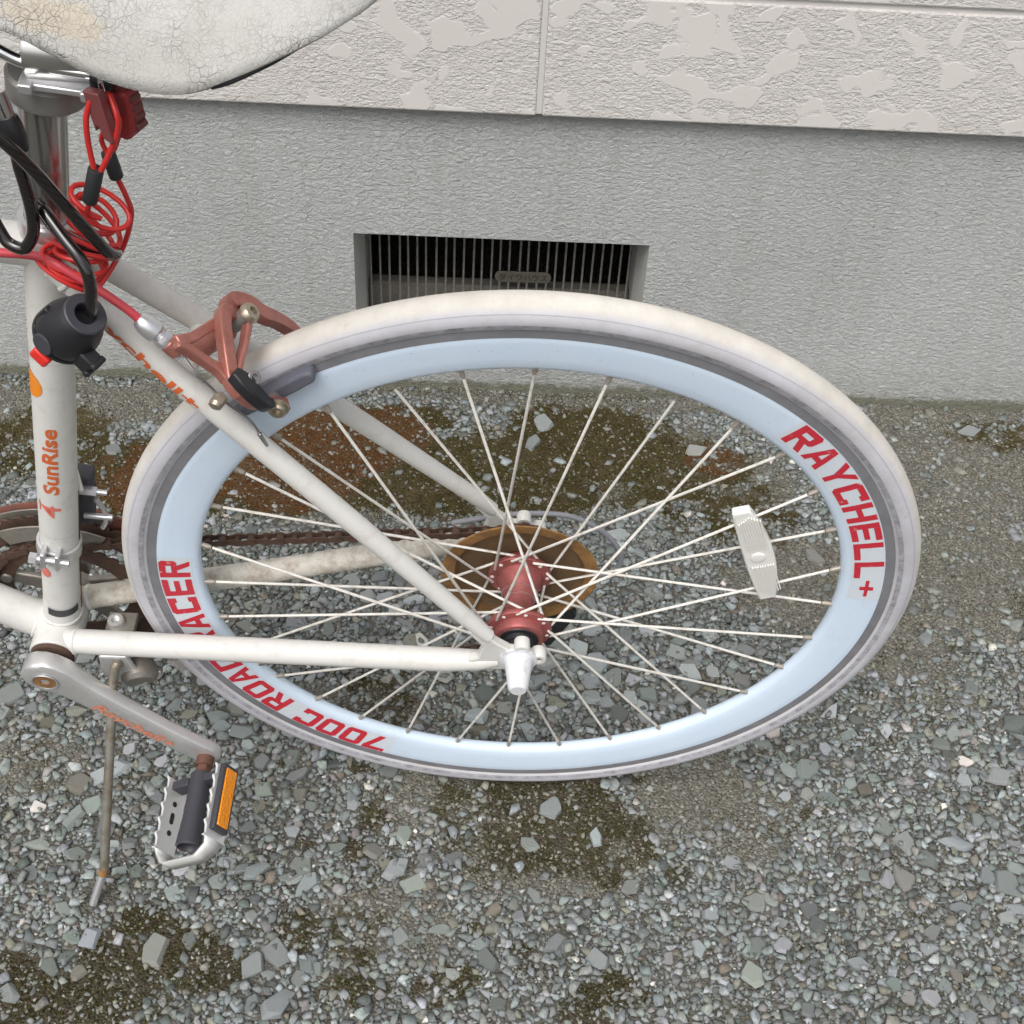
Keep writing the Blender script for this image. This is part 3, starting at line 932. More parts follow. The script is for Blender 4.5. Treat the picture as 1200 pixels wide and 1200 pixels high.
def _saddle():
    m = m_saddle
    v = m.coord('Object')
    wob = m.n('ShaderNodeVectorMath'); wob.operation = 'ADD'
    nz = m.n('ShaderNodeTexNoise'); nz.inputs['Scale'].default_value = 60; nz.inputs['Detail'].default_value = 4
    m.l(v, nz.inputs['Vector'])
    sc1 = m.n('ShaderNodeVectorMath'); sc1.operation = 'SCALE'; sc1.inputs['Scale'].default_value = .012
    m.l(nz.outputs['Color'], sc1.inputs[0]); m.l(v, wob.inputs[0]); m.l(sc1.outputs[0], wob.inputs[1])
    e1 = m.voro(150, 'DISTANCE_TO_EDGE', wob.outputs[0])
    e2 = m.voro(330, 'DISTANCE_TO_EDGE', wob.outputs[0])
    where = m.bw(m.noise(13, 5, .7), .45, .70)
    c1 = m.math('MULTIPLY', m.ramp(e1, [(0, (1, 1, 1)), (.045, (0, 0, 0))]), where)
    c2 = m.math('MULTIPLY', m.ramp(e2, [(0, (1, 1, 1)), (.05, (0, 0, 0))]), m.math('ADD', m.math('MULTIPLY', where, .5), .10))
    cr = m.math('MAXIMUM', c1, c2)
    base = m.mix(m.bw(m.noise(24, 5, .65), .4, .75), (.475, .47, .45), (.41, .40, .375))
    # worn patch where the cream foam shows, on the near flank of the saddle
    sep = m.n('ShaderNodeSeparateXYZ'); m.l(v, sep.inputs[0])
    dx = m.math('DIVIDE', m.math('ADD', sep.outputs[0], .268), .036)
    dy = m.math('DIVIDE', m.math('SUBTRACT', sep.outputs[1], RT + .5325), .011)
    dd = m.math('ADD', m.math('MULTIPLY', dx, dx), m.math('MULTIPLY', dy, dy))
    dd = m.math('ADD', dd, m.math('MULTIPLY', m.math('SUBTRACT', m.noise(70, 4, .7), .5), 2.4))
    patch = m.ramp(dd, [(.45, (1, 1, 1)), (.85, (0, 0, 0))])
    base = m.mix(m.math('MULTIPLY', patch, .6), base, (.50, .43, .33))
    grime = m.bw(m.noise(45, 6, .75), .60, .76)
    base = m.mix(m.math('MULTIPLY', grime, .30), base, (.40, .36, .29))
    m.col(m.mix(m.math('MULTIPLY', cr, .42), base, (.26, .235, .19)))
    h = m.math('SUBTRACT', m.math('MULTIPLY', m.noise(170, 4, .6, .8), .5), cr)
    m.bump(h, .7, .0015)

RT = 0.338
_saddle()

# ------------------------------------------------------------------ bicycle
LEAN, BYAW = .1686, -.0113
bU = Vector((math.cos(BYAW), math.sin(BYAW), 0))
bn = Vector((math.sin(BYAW), -math.cos(BYAW), 0))
bV = math.cos(LEAN) * Vector((0, 0, 1)) + math.sin(LEAN) * bn
bW = math.cos(LEAN) * bn - math.sin(LEAN) * Vector((0, 0, 1))
bO = Vector((0, 0, RT * math.cos(LEAN))) - RT * bV          # foot of the rear wheel
BM = Matrix(((bU.x, bV.x, bW.x, bO.x), (bU.y, bV.y, bW.y, bO.y), (bU.z, bV.z, bW.z, bO.z), (0, 0, 0, 1)))
BMI = BM.inverted()
bike = thing('bicycle', 'white road bicycle with pale deep rim and red lettering leaning on its kickstand', 'bicycle', mat=BM)
def B(u, v, w):
    return Vector((u, v + RT, w))
def Bl(pts):
    return [B(*p) for p in pts]
EU, EV, EW = Vector((1, 0, 0)), Vector((0, 1, 0)), Vector((0, 0, 1))
HUBC = B(0, 0, 0)
BBC = (-.4103, -.075)

def st_u(v):                      # seat tube centre line
    return -.376 + (v - .0857) * .2136
ST_AX = Vector((.2136, 1, 0)).normalized()
ST_R = .0153

# ---- frame
def build_frame():
    f = MB()
    f.lathe([(.0165, -.0335), (.0195, -.0345), (.0205, -.0335), (.0205, .0335), (.0195, .0345), (.0165, .0335)], B(*BBC, 0), EW, 40)
    frame = f.build('frame', m_white, bike, bevel=.0008)
    MB().cyl(B(-.2400, .2690, -.029), B(-.2400, .2690, .029), .0060).build('brake_bridge', m_white, frame)
    # seat tube with flared lug at the foot
    pts = [B(st_u(v), v, 0) for v in (-.072, -.055, -.04, .1, .3, .366, .369, .3745)]
    MB().tube(pts, [.0175, .0165, ST_R, ST_R, ST_R, ST_R, .0168, .0168], 36).build('seat_tube', m_white, frame)
    MB().tube([B(*BBC, 0), B(-.4383 - .0002, -.0640, 0), B(-.50, -.0145, 0), B(-.86, .275, 0)], [.0175, .0165, .0160, .0160], 32).build('down_tube', m_white, frame)
    MB().tube([B(st_u(.356), .356, 0), B(-.3468, .3595, 0), B(-.80, .405, 0)], [.0135, .0137, .0140], 28).build('top_tube', m_white, frame)
    MB().lathe([(.0165, -.075), (.0185, -.073), (.0185, -.065), (.0170, -.063), (.0170, .063), (.0185, .065), (.0185, .073), (.0165, .075)],
               B(-.832, .345, 0), Vector((-.30, .954, 0)), 28).build('head_tube', m_white, frame)
    for s in (1, -1):
        wd = .063 if s > 0 else -.071
        a = [(-.026, .026, wd), (-.045, .0485, wd * .965), (-.13, .1465, .0475 if s > 0 else -.053), (-.2455, .2763, s * .0305), (-.312, .352, s * .0125)]
        MB().tube(Bl(a), [.0060, .0072, .0084, .0088, .0090], 24).build('seat_stay', m_white, frame)
        c = [(-.016, -.0090, wd * .995), (-.030, -.0125, wd * .98), (-.060, -.0185, wd * .935), (-.223, -.0432, .0415 if s > 0 else -.045), (-.405, -.0695, s * .0225)]
        MB().tube(Bl(c), [.0060, .0086, .0104, .0110, .0112], 24).build('chain_stay', m_white if s > 0 else m_white_dirty, frame)
        # dropout plate
        d = MB()
        poly = [(-.040, -.0245), (-.022, -.019), (-.010, -.0175), (.003, -.0175), (.012, -.013), (.0155, -.004), (.0125, .004), (.004, .0105), (-.007, .0105),
                (-.018, .0200), (-.036, .0405), (-.043, .0350), (-.030, .0150), (-.034, -.002), (-.042, -.0060)]
        d.prism(poly, B(0, 0, wd), EU, EV, EW, -.0042, .0042)
        d.build('dropout', m_white, frame, bevel=.0015)
        for (eu, ev) in ((.0022, .0145), (.0165, .0015)):
            e = MB()
            e.lathe([(.0030, -.005), (.0062, -.005), (.0066, -.004), (.0066, .0052), (.0060, .0062), (.0032, .0062), (.0030, .0050)], B(eu, ev, wd), EW, 20, close=True)
            e.build('rack_eyelet', m_white, frame)
            MB().cyl(B(eu, ev, wd - .004), B(eu, ev, wd + .0035), .0031, 12).build('eyelet_hole', m_rustdark, frame)
    # weld beads where the tubes meet
    def bead(p, d, r, t=.0016):
        d = V3(d).normalized()
        prof = [(r - .001, -t * 1.4), (r + t * .55, -t * .8), (r + t * .8, 0), (r + t * .55, t * .8), (r - .001, t * 1.4)]
        b_ = MB(); b_.lathe(prof, p, d, 44, cap=False)
        rn = random.Random(int(p.x * 1e5))
        b_.v = [tuple(V3(v) + (V3(v) - p).normalized() * rn.uniform(-.00025, .00035)) for v in b_.v]
        b_.build('weld_bead', m_white, frame, sharp=60)
    bead(B(st_u(-.0545), -.0545, 0), ST_AX, .0164)
    for s in (1, -1):
        a, b_ = B(-.405, -.0695, s * .0225), B(-.223, -.0432, s * .0415)
        bead(a.lerp(b_, .085), b_ - a, .0112)
        a, b_ = B(-.312, .352, s * .0125), B(-.2455, .2763, s * .0305)
        bead(a.lerp(b_, .12), b_ - a, .0090)
    bead(B(-.4310, -.0690, 0), Vector((-.028, .011, 0)), .0168)
    # painted marks on the seat tube
    def on_tube(x, v, lift=.00040):
        """x: arc length round the tube from the side facing left-near, v: height"""
        e3 = EW; e1 = ST_AX.cross(e3).normalized()       # e1 points rearwards
        a = x / ST_R
        c = B(st_u(v), v, 0)
        return c + (ST_R + lift) * (math.cos(a) * e3 + math.sin(a) * e1)
    def wrap(vs_, fs_, name, mat, lift=.00040):
        b = MB(); b.add([on_tube(x, v, lift) for x, v in vs_], fs_)
        b.build(name, mat, frame, sharp=None)
    def disc(cx, cv, r, name, mat, n=28):
        vs_ = [(cx, cv)]; fs_ = []
        NR = 9
        for k in range(1, NR + 1):
            for i in range(n):
                an = 2 * math.pi * i / n
                vs_.append((cx + r * k / NR * math.cos(an), cv + r * k / NR * math.sin(an)))
        for i in range(n):
            j = (i + 1) % n
            fs_.append((0, 1 + i, 1 + j))
            for k in range(NR - 1):
                fs_.append((1 + k * n + i, 1 + (k + 1) * n + i, 1 + (k + 1) * n + j, 1 + k * n + j))
        wrap(vs_, fs_, name, mat)
    def up_text(s, x0, v0, length, hgt, name, mat, off=.0):
        vs_, fs_ = text_shape(s, 1.0, off, fine=4)
        ax = [a for a, _ in vs_]; ay = [b_ for _, b_ in vs_]
        kx = length / (max(ax) - min(ax)); ky = hgt / (max(ay) - min(ay))
        # read bottom to top: text x -> up the tube, text y -> towards the front
        wrap([(x0 - (b_ - min(ay)) * ky, v0 + (a - min(ax)) * kx) for a, b_ in vs_], fs_, name, mat)
    up_text("SunRise", .0053, .1262, .0750, .0122, 'lettering', m_orange, .028)
    up_text("4", .0060, .0970, .0150, .0160, 'lettering', m_pinkdot, .006)
    wrap([(-.0122, .1010), (-.0104, .1010), (-.0110, .1125), (-.0128, .1125)], [(0, 1, 2, 3)], 'lettering_mark', m_pinkdot)
    disc(-.0160, .2400, .0122, 'round_mark', m_orangedot)
    disc(-.0112, .0190, .0072, 'round_mark', m_pinkdot)
    def strip(x0, x1, v0, v1, name, mat, lift):
        n = 8
        vs_ = [(x0 + (x1 - x0) * i / n, v) for i in range(n + 1) for v in (v0, v1)]
        wrap(vs_, [(2 * i, 2 * i + 2, 2 * i + 3, 2 * i + 1) for i in range(n)], name, mat, lift)
    strip(-.0090, .0200, -.0435, -.0310, 'sticker_edge', m_stick_edge, .0003)
    strip(-.0080, .0195, -.0423, -.0325, 'dark_sticker', m_stick_dark, .0006)
    strip(-.0240, .0240, .0690, .0702, 'pin_line', m_stick_edge, .0003)
    strip(-.0230, .0230, .2655, .2663, 'pin_line', m_stick_edge, .0003)
    # lettering along the near seat stay
    vs_, fs_ = text_shape("raychell+", 1.0, .03, fine=4)
    ax = [a for a, _ in vs_]; ay = [b_ for _, b_ in vs_]
    A_, Z_ = B(-.2950, .3325, .0172), B(-.2290, .2577, .0328)
    t = (Z_ - A_); L = t.length; t.normalize()
    cv = (Vector((-.035, .871 + RT, .624)) - A_).normalized(); cv = (cv - cv.dot(t) * t).normalized()
    ll = Vector((-.75, -.66, 0)); ll = (ll - ll.dot(t) * t - ll.dot(cv) * cv).normalized()
    out = (.60 * cv + .80 * ll).normalized()
    side = t.cross(out)
    if side.y < 0: side = -side
    vv = []
    for a, b_ in vs_:
        s = (a - min(ax)) / (max(ax) - min(ax)); q = ((b_ - min(ay)) / (max(ay) - min(ay)) - .5) * .0095
        an = q / .0089
        u_ = A_.x + (Z_.x - A_.x) * s
        k0, k1 = (B(-.2455, .2763, .0305), B(-.312, .352, .0125)) if u_ < -.2455 else (B(-.2455, .2763, .0305), B(-.13, .1465, .0475))
        ctr = k0.lerp(k1, (u_ - k0.x) / (k1.x - k0.x))
        vv.append(ctr + .00935 * (math.cos(an) * out + math.sin(an) * side))
    b = MB(); b.add(vv, fs_); b.build('lettering', m_orange, frame, sharp=None)
    return frame
frame = build_frame()

# ---- rear wheel: the rim is the part, everything turning with it a sub-part
def wheel_pt(r, ang, w=0.0):
    a = R(ang)
    return B(r * math.cos(a), r * math.sin(a), w)
def build_wheel():
    n = 192
    r = MB()
    half = [(.3060, .0096), (.3000, .0093), (.2850, .0077), (.2765, .0064), (.2735, .0050), (.2718, .0028)]
    prof = half + [(.2713, 0)] + [(a, -b) for a, b in half[::-1]] + [(.312, -.0080), (.312, .0080)]
    r.lathe([(a, b) for a, b in prof], HUBC, EW, n, close=True)
    rim = r.build('rear_wheel', m_rim, bike, sharp=28)
    rim['label'] = 'pale blue-white deep section rim with red lettering'
    for s in (1, -1):
        t = MB(); t.lathe([(.3061, s * .0090), (.3062, s * .0099), (.3152, s * .0101), (.3153, s * .0080)], HUBC, EW, n, cap=False)
        t.build('brake_track', m_track, rim, sharp=30)
        t = MB(); t.lathe([(.3152, s * .0085), (.3154, s * .0105), (.3166, s * .0106), (.3170, s * .0095), (.3166, s * .0082)], HUBC, EW, n, cap=False)
        t.build('rim_lip', m_lip, rim, sharp=60)
    # tyre
    t = MB(); cR, rr = .3222, .0134
    prof = []
    for k in range(41):
        a = R(-128 + 256 * k / 40)
        prof.append((cR + rr * math.cos(a), rr * math.sin(a) * .98))
    prof = [(.3140, prof[0][1] * .70)] + prof + [(.3140, prof[-1][1] * .70)]
    t.lathe(prof, HUBC, EW, n, close=True)
    t.build('tyre', m_tyre, rim, sharp=50)
    for s in (1, -1):
        for (ang, hw, mat, nm) in ((62, .00032, m_groove, 'tyre_crease'), (108, .0021, m_bead, 'tyre_bead')):
            a = R(ang)
            px_, pw = cR + (rr + .00012) * math.cos(a), s * (rr + .00012) * math.sin(a) * .98
            tx, tw = -math.sin(a), s * math.cos(a)
            g = MB(); g.lathe([(px_ - tx * hw, pw - tw * hw), (px_ + math.cos(a) * .0001, pw + s * math.sin(a) * .0001), (px_ + tx * hw, pw + tw * hw)], HUBC, EW, n, cap=False)
            g.build(nm, mat, rim, sharp=60)
    # hub
    h = MB()
    NF, FF_ = .037, -.019
    h.lathe([(.0085, .0490), (.0170, .0490), (.0198, .0482), (.0206, .0465), (.0210, .0405), (.0272, .0398), (.0276, .0390), (.0276, .0358), (.0270, .0350), (.0200, .0345),
             (.0150, .0310), (.0128, .0270), (.0124, .0170), (.0130, .0090), (.0150, .0020), (.0182, -.0080), (.0200, -.0155), (.0270, -.0165), (.0276, -.0172), (.0276, -.0205),
             (.0270, -.0212), (.0180, -.0215), (.0160, -.035), (.0095, -.036)], HUBC, EW, 56)
    h.build('hub', m_hub, rim, sharp=40)
    for ww in (.0015, .0085):
        MB().lathe([(.0120, ww - .0006), (.0165 - ww * .32, ww), (.0120, ww + .0006)], HUBC, EW, 48, cap=False).build('hub_ring', m_lip, rim)
    b = MB(); b.lathe([(.0170, .0488), (.0165, .0497), (.0130, .0500), (.0120, .0540), (.0125, .0545), (.0135, .0575), (.0095, .0600), (.0060, .0610)], HUBC, EW, 28); b.build('hub_cone', m_black, rim)
    MB().cyl(B(0, 0, -.080), B(0, 0, .072), .005, 16).build('axle', m_rustdark, rim)
    c = MB(); c.lathe([(.0155, .0665), (.0160, .0675), (.0158, .0690), (.0125, .0695), (.0118, .0705), (.0088, .0925), (.0080, .0965), (.0062, .0985)], HUBC, EW, 36)
    c.build('axle_nut_cap', m_white_cap, rim, sharp=40)
    # spoke protector and sprockets on the drive side
    p = MB(); p.lathe([(.0190, -.0310), (.0300, -.0305), (.0530, -.0262), (.0575, -.0212), (.0585, -.0218), (.0545, -.0276), (.0300, -.0318), (.0190, -.0324)], HUBC, EW, 72, close=True)
    p.build('spoke_protector', m_rustdish, rim, sharp=30)
    p = MB(); p.lathe([(.0572, -.0206), (.0680, -.0186), (.0690, -.0192), (.0682, -.0200), (.0576, -.0220)], HUBC, EW, 72, close=True)
    p.build('protector_rim', m_rust, rim, sharp=30)
    for i, (teeth, ww) in enumerate(((21, -.0340), (20, -.0392), (18, -.0440), (16, -.0486), (14, -.0532))):
        rr_ = .0127 / (2 * math.sin(math.pi / teeth))
        poly = []
        for k in range(teeth * 4):
            an = 2 * math.pi * k / (teeth * 4)
            q = rr_ + (.0022 if k % 4 == 1 else (.0015 if k % 4 in (0, 2) else -.0022))
            poly.append((q * math.cos(an), q * math.sin(an)))
        MB().prism(poly, HUBC, EU, EV, EW, ww - .0009, ww + .0009).build('sprocket', m_rustdark, rim, sharp=None)
    # spokes, three cross
    for k in range(32):
        th = 90.4 - 11.25 * k
        near = k % 2 == 1
        plus = (k % 4) in (0, 1)
        fw = NF + .0004 if near else FF_ + .0004
        outer = (k % 4) in (1, 2)
        wo_ = fw + (.0026 if outer else -.0026) * (1 if near else -1)
        ha = th + (67.5 if plus else -67.5)
        h0 = wheel_pt(.0240, ha, wo_)
        nip0 = wheel_pt(.2725, th, .0); nip1 = wheel_pt(.2590, th, .0)
        drn = (h0 - nip0).normalized()
        nip1 = nip0 + drn * .0095
        s = MB()
        hin = wheel_pt(.0240, ha, fw - (wo_ - fw) * .9)
        s.tube([hin, wheel_pt(.0240, ha, fw), h0 + (nip0 - h0).normalized() * .002, nip1 + drn * .001], [.00125] * 4, 8)
        s.lathe([(.0, -.0007), (.0019, -.0004), (.0019, .0003), (.0008, .0009)], hin, (hin - wheel_pt(.0240, ha, fw)), 8)
        s.build('spoke', m_spoke, rim, sharp=50)
        q = MB(); q.tube([nip0 - drn * .003, nip0, nip0 + drn * .0070, nip1], [.0021, .0021, .0021, .0015], 8)
        q.build('nipple', m_nip, rim, sharp=50)
    va = 90.4 - 11.25 * 21 - 5.6
    q = MB(); q.tube([wheel_pt(.2735, va), wheel_pt(.262, va), wheel_pt(.2615, va), wheel_pt(.246, va)], [.0033, .0033, .0028, .0026], 12)
    q.build('valve_stem', m_brass, rim)
    # clear spoke reflector
    A0 = Vector((.1642, .1399, 0)); A1 = Vector((.2080, .0283, 0))
    ax = (A1 - A0).normalized(); L = (A1 - A0).length; sd = Vector((ax.y, -ax.x, 0)); sd = -sd if sd.x < 0 else sd
    poly = []
    m_ = 14
    for i in range(m_ + 1):
        s = i / m_; poly.append((s * L, .0075 + .0085 * math.sin(math.pi * s) ** .9))
    for i in range(m_, -1, -1):
        s = i / m_; poly.append((s * L, -.0065 - .0020 * math.sin(math.pi * s)))
    o_ = B(A0.x, A0.y, .0125)
    refl = MB(); refl.prism(poly, o_, ax, sd, EW, -.004, .004)
    refl.build('spoke_reflector', m_clear, rim, bevel=.0015)
    pr = MB()
    for i in range(1, 26):
        if i > 9: continue
        x_ = -.0072 + i * .0021
        for (s0, s1) in ((.06 + .012 * abs(i - 5), .40), (.60, .94 - .012 * abs(i - 5))):
            pr.box(o_ + ax * ((s0 + s1) / 2 * L) + sd * (x_ + .0015) + EW * .0044, ((s1 - s0) / 2 * L, .00045, .0011), (ax, sd, EW))
    pr.lathe([(.0062, 0), (.0060, .0010), (.0045, .0016), (.002, .0018)], o_ + ax * (L * .5) + sd * .003 + EW * .0038, EW, 24)
    pr.build('reflector_ribs', m_clear, rim, sharp=None)
    return rim

m_white_cap = speck_paint('white_cap_plastic', (.70, .71, .74), (.35, .33, .32), .55, .4, .54, .7, 110)
rim = build_wheel()

# ---- block lettering on the rim
S_, H_b = .29, .215
def rc(x0, y0, x1, y1): return [(x0, y0), (x1, y0), (x1, y1), (x0, y1)]
LSTEM = [(0, .12), (.13, 0), (S_, 0), (S_, 1), (.13, 1), (0, .88)]
RSTEM = [(1 - S_, 0), (.87, 0), (1, .12), (1, .88), (.87, 1), (1 - S_, 1)]
GL = {
 'H': [rc(0, 0, S_, 1), rc(1 - S_, 0, 1, 1), rc(S_, .41, 1 - S_, .60)],
 'E': [rc(0, 0, S_, 1), rc(S_, 0, 1, H_b), rc(S_, .41, .92, .60), rc(S_, 1 - H_b, 1, 1)],
 'L': [rc(0, 0, S_, 1), rc(S_, 0, 1, H_b)],
 'C': [LSTEM, rc(S_, 0, 1, H_b), rc(S_, 1 - H_b, 1, 1), rc(1 - S_, H_b, 1, .30), rc(1 - S_, .70, 1, 1 - H_b)],
 'O': [LSTEM, RSTEM, rc(S_, 0, 1 - S_, H_b), rc(S_, 1 - H_b, 1 - S_, 1)],
 'D': [rc(0, 0, S_, 1), RSTEM, rc(S_, 0, 1 - S_, H_b), rc(S_, 1 - H_b, 1 - S_, 1)],
 'R': [rc(0, 0, S_, 1), rc(S_, 1 - H_b, 1 - S_, 1), [(1 - S_, .42), (.9, .42), (1, .52), (1, .9), (.9, 1), (1 - S_, 1)], rc(S_, .42, 1 - S_, .60), [(.42, .42), (.72, .42), (1, 0), (.70, 0)]],
 'A': [[(0, 0), (.27, 0), (.5, .82), (.5, 1), (.35, 1)], [(.73, 0), (1, 0), (.65, 1), (.5, 1), (.5, .82)], [(.333, .22), (.667, .22), (.612, .42), (.388, .42)]],
 'Y': [[(0, 1), (.28, 1), (.5, .64), (.5, .36), (.375, .42)], [(.72, 1), (1, 1), (.625, .42), (.5, .36), (.5, .64)], [(.375, 0), (.625, 0), (.625, .42), (.5, .36), (.375, .42)]],
 '7': [rc(0, 1 - H_b, 1, 1), [(.25, 0), (.55, 0), (1, 1 - H_b), (.70, 1 - H_b)]],
 '+': [rc(0, .41, .39, .60), rc(.61, .41, 1, .60), rc(.39, .14, .61, .86)],
}
GL['0'] = GL['O']
def rim_w(r):
    pr = [(.2735, .0050), (.2765, .0064), (.2850, .0077), (.3000, .0093), (.3060, .0096)]
    for (r0, w0), (r1, w1) in zip(pr, pr[1:]):
        if r <= r1: return w0 + (w1 - w0) * (r - r0) / (r1 - r0)
    return .0096
def rim_text(s, a0, a1, r0, r1, gap=.13, name='rim_lettering'):
    n = sum(.55 if c == ' ' else 1 for c in s)
    step = (a1 - a0) / (n - gap)
    pos = a0
    for c in s:
        if c == ' ':
            pos += step * .55; continue
        b = MB()
        rr0, rr1 = (r0, r1) if c != '+' else (r0 + .004, r1 - .004)
        for poly in GL[c]:
            # densify so that letters follow the arc
            pp = []
            for (p, q) in zip(poly, poly[1:] + poly[:1]):
                pp += [p, ((p[0] + q[0]) / 2, (p[1] + q[1]) / 2)]
            vs_ = []
            for x, y in pp:
                rr_ = rr0 + (rr1 - rr0) * y
                vs_.append(wheel_pt(rr_, pos + x * step * (1 - gap), rim_w(rr_) + .00055))
            b.add(vs_, [tuple(range(len(pp)))])
        b.build(name, m_decal, rim, sharp=None)
        pos += step
def rim_foil(a0, a1, r0, r1):
    b = MB(); n = 40
    vs_ = []
    for i in range(n + 1):
        a = a0 + (a1 - a0) * i / n
        for j in range(4):
            rr_ = r0 + (r1 - r0) * j / 3
            vs_.append(wheel_pt(rr_, a, rim_w(rr_) + .00028))
    fs_ = [(i * 4 + j, i * 4 + j + 1, (i + 1) * 4 + j + 1, (i + 1) * 4 + j) for i in range(n) for j in range(3)]
    b.add(vs_, fs_); b.build('decal_foil', m_foil, rim, sharp=None)
rim_text("RAYCHELL+", 50.3, 5.4, .2815, .3050)
rim_foil(51.2, 4.4, .2795, .3058)
rim_text("700C ROAD RACER", -114.9, -187.4, .2800, .3050)
rim_foil(-114.0, -188.3, .2782, .3058)

# ---- seat post, clamp and saddle
def build_seat():
    pts = [B(st_u(v), v, 0) for v in (.30, .376, .42, .472)]
    post = MB().tube(pts, .0136, 36).build('seat_post', m_post, bike)
    b = MB(); b.lathe([(.0138, 0), (.0172, .0005), (.0176, .002), (.0176, .0085), (.0170, .0100), (.0138, .0102)], B(st_u(.372), .372, 0), ST_AX, 40, close=True)
    b.build('seat_collar', m_lip, post)
    # clamp cradle at the head of the post
    hd = MB()
    c0 = B(st_u(.4790) + .003, .4790, 0)
    hd.lathe([(.0134, -.0155), (.0212, -.0125), (.0224, -.0112), (.0224, .0010), (.0205, .0030)], c0, ST_AX, 48)
    hd.build('post_head', m_greyclamp, post)
    cl = MB()
    rail_d = Vector((.965, -.10, 0)).normalized()      # rails dip slightly to the rear
    cc = B(-.2735, .4950, 0)
    up = EW.cross(rail_d)
    cl.lathe([(.0150, -.0185), (.0172, -.0175), (.0176, -.0160), (.0152, .0165), (.0148, .0180), (.0120, .0186)], cc + EW * .0085 + up * .0045, rail_d, 44)
    cl.build('rail_clamp', m_satin, post)
    lo = MB(); lo.prism([(-.020, -.0105), (.020, -.0105), (.0215, -.0065), (-.0215, -.0065)], cc, rail_d, up, EW, -.0265, .0275)
    lo.build('clamp_plate', m_lip, post, bevel=.001)
    for x in (-.0165, .0165):
        MB().box(cc + rail_d * x + up * -.008 + EW * .0285, (.0038, .0028, .003), (rail_d, up, EW)).build('clamp_tab', m_lip, post, bevel=.0008)
    # saddle: stations along u: (u, half width, top v, skirt v)
    S = [(-.415, .006, .5290, .5180), (-.408, .015, .5330, .5130), (-.395, .0200, .5360, .5080), (-.36, .0220, .5400, .5100), (-.32, .0250, .5440, .5170), (-.2949, .0300, .5460, .5222), (-.269, .0375, .5475, .5143),
         (-.2446, .0500, .5500, .5107), (-.2179, .0615, .5530, .5108), (-.1946, .0680, .5560, .5147), (-.1692, .0700, .5600, .5258), (-.1438, .0655, .5630, .5368), (-.1215, .0530, .5640, .5432), (-.1035, .0350, .5620, .5472), (-.0950, .0170, .5580, .5485), (-.0928, .0060, .5545, .5495)]
    # resample smoothly
    P1 = spline([(s[0], s[1], s[2]) for s in S], 4); P2 = spline([(s[0], s[1], s[3]) for s in S], 4)
    NP = 28
    vs_, fs_ = [], []
    for p, q in zip(P1, P2):
        u, hw, top, bot = p.x, p.y, p.z, q.z
        for k in range(NP + 1):
            t = -1 + 2 * k / NP
            # broad flank that slopes down to a hard lower edge
            s_ = math.copysign(abs(t) ** .85, t)
            cv = 1 - abs(s_) ** 2.7
            vs_.append(B(u, bot + (top - bot) * cv, hw * s_))
    m_ = len(P1)
    for i in range(m_ - 1):
        for k in range(NP):
            fs_.append((i * (NP + 1) + k, (i + 1) * (NP + 1) + k, (i + 1) * (NP + 1) + k + 1, i * (NP + 1) + k + 1))
    fs_.append(tuple(range(NP, -1, -1))); fs_.append(tuple((m_ - 1) * (NP + 1) + k for k in range(NP + 1)))
    b = MB(); b.add(vs_, fs_)
    sd = b.build('saddle', m_saddle, bike, sharp=75)
    so_ = sd.modifiers.new('shell', 'SOLIDIFY'); so_.thickness = .0035; so_.offset = -1
    # shell plate under the padding
    vs_, fs_ = [], []
    for p, q in zip(P1, P2):
        for s in (-1, 1):
            vs_.append(B(p.x + .001, q.z + .0035, s * max(p.y - .011, .001)))
    for i in range(m_ - 1):
        fs_.append((2 * i, 2 * i + 2, 2 * i + 3, 2 * i + 1))
    b = MB(); b.add(vs_, fs_); o = b.build('saddle_shell', m_black, sd, sharp=None)
    mo = o.modifiers.new('thick', 'SOLIDIFY'); mo.thickness = .004
    MB().tube(spline([B(-.1800, .5190, .0665), B(-.1692, .5238, .0680), B(-.1500, .5322, .0640), B(-.1370, .5378, .0580)], 5), .0017, 10).build('saddle_edge', m_black, sd)
    for s in (1, -1):
        r = spline([B(-.385, .512, s * .008), B(-.345, .513, s * .016), B(-.318, .5115, s * .020), B(-.305, .507, s * .0215), B(-.292, .5000, s * .0215), B(-.2735, .4965, s * .0215), B(-.245, .4935, s * .0215),
                    B(-.215, .4955, s * .024), B(-.185, .508, s * .032), B(-.165, .522, s * .036)], 6)
        MB().tube(r, .0035, 14).build('saddle_rail', m_chrome, sd)
    MB().cyl(cc + rail_d * .0175 + EW * .0215 + up * .000, cc + rail_d * .0290 + EW * .0215 + up * -.001, .0062, 18).build('rail_sleeve', m_black, sd, bevel=.001)
build_seat()

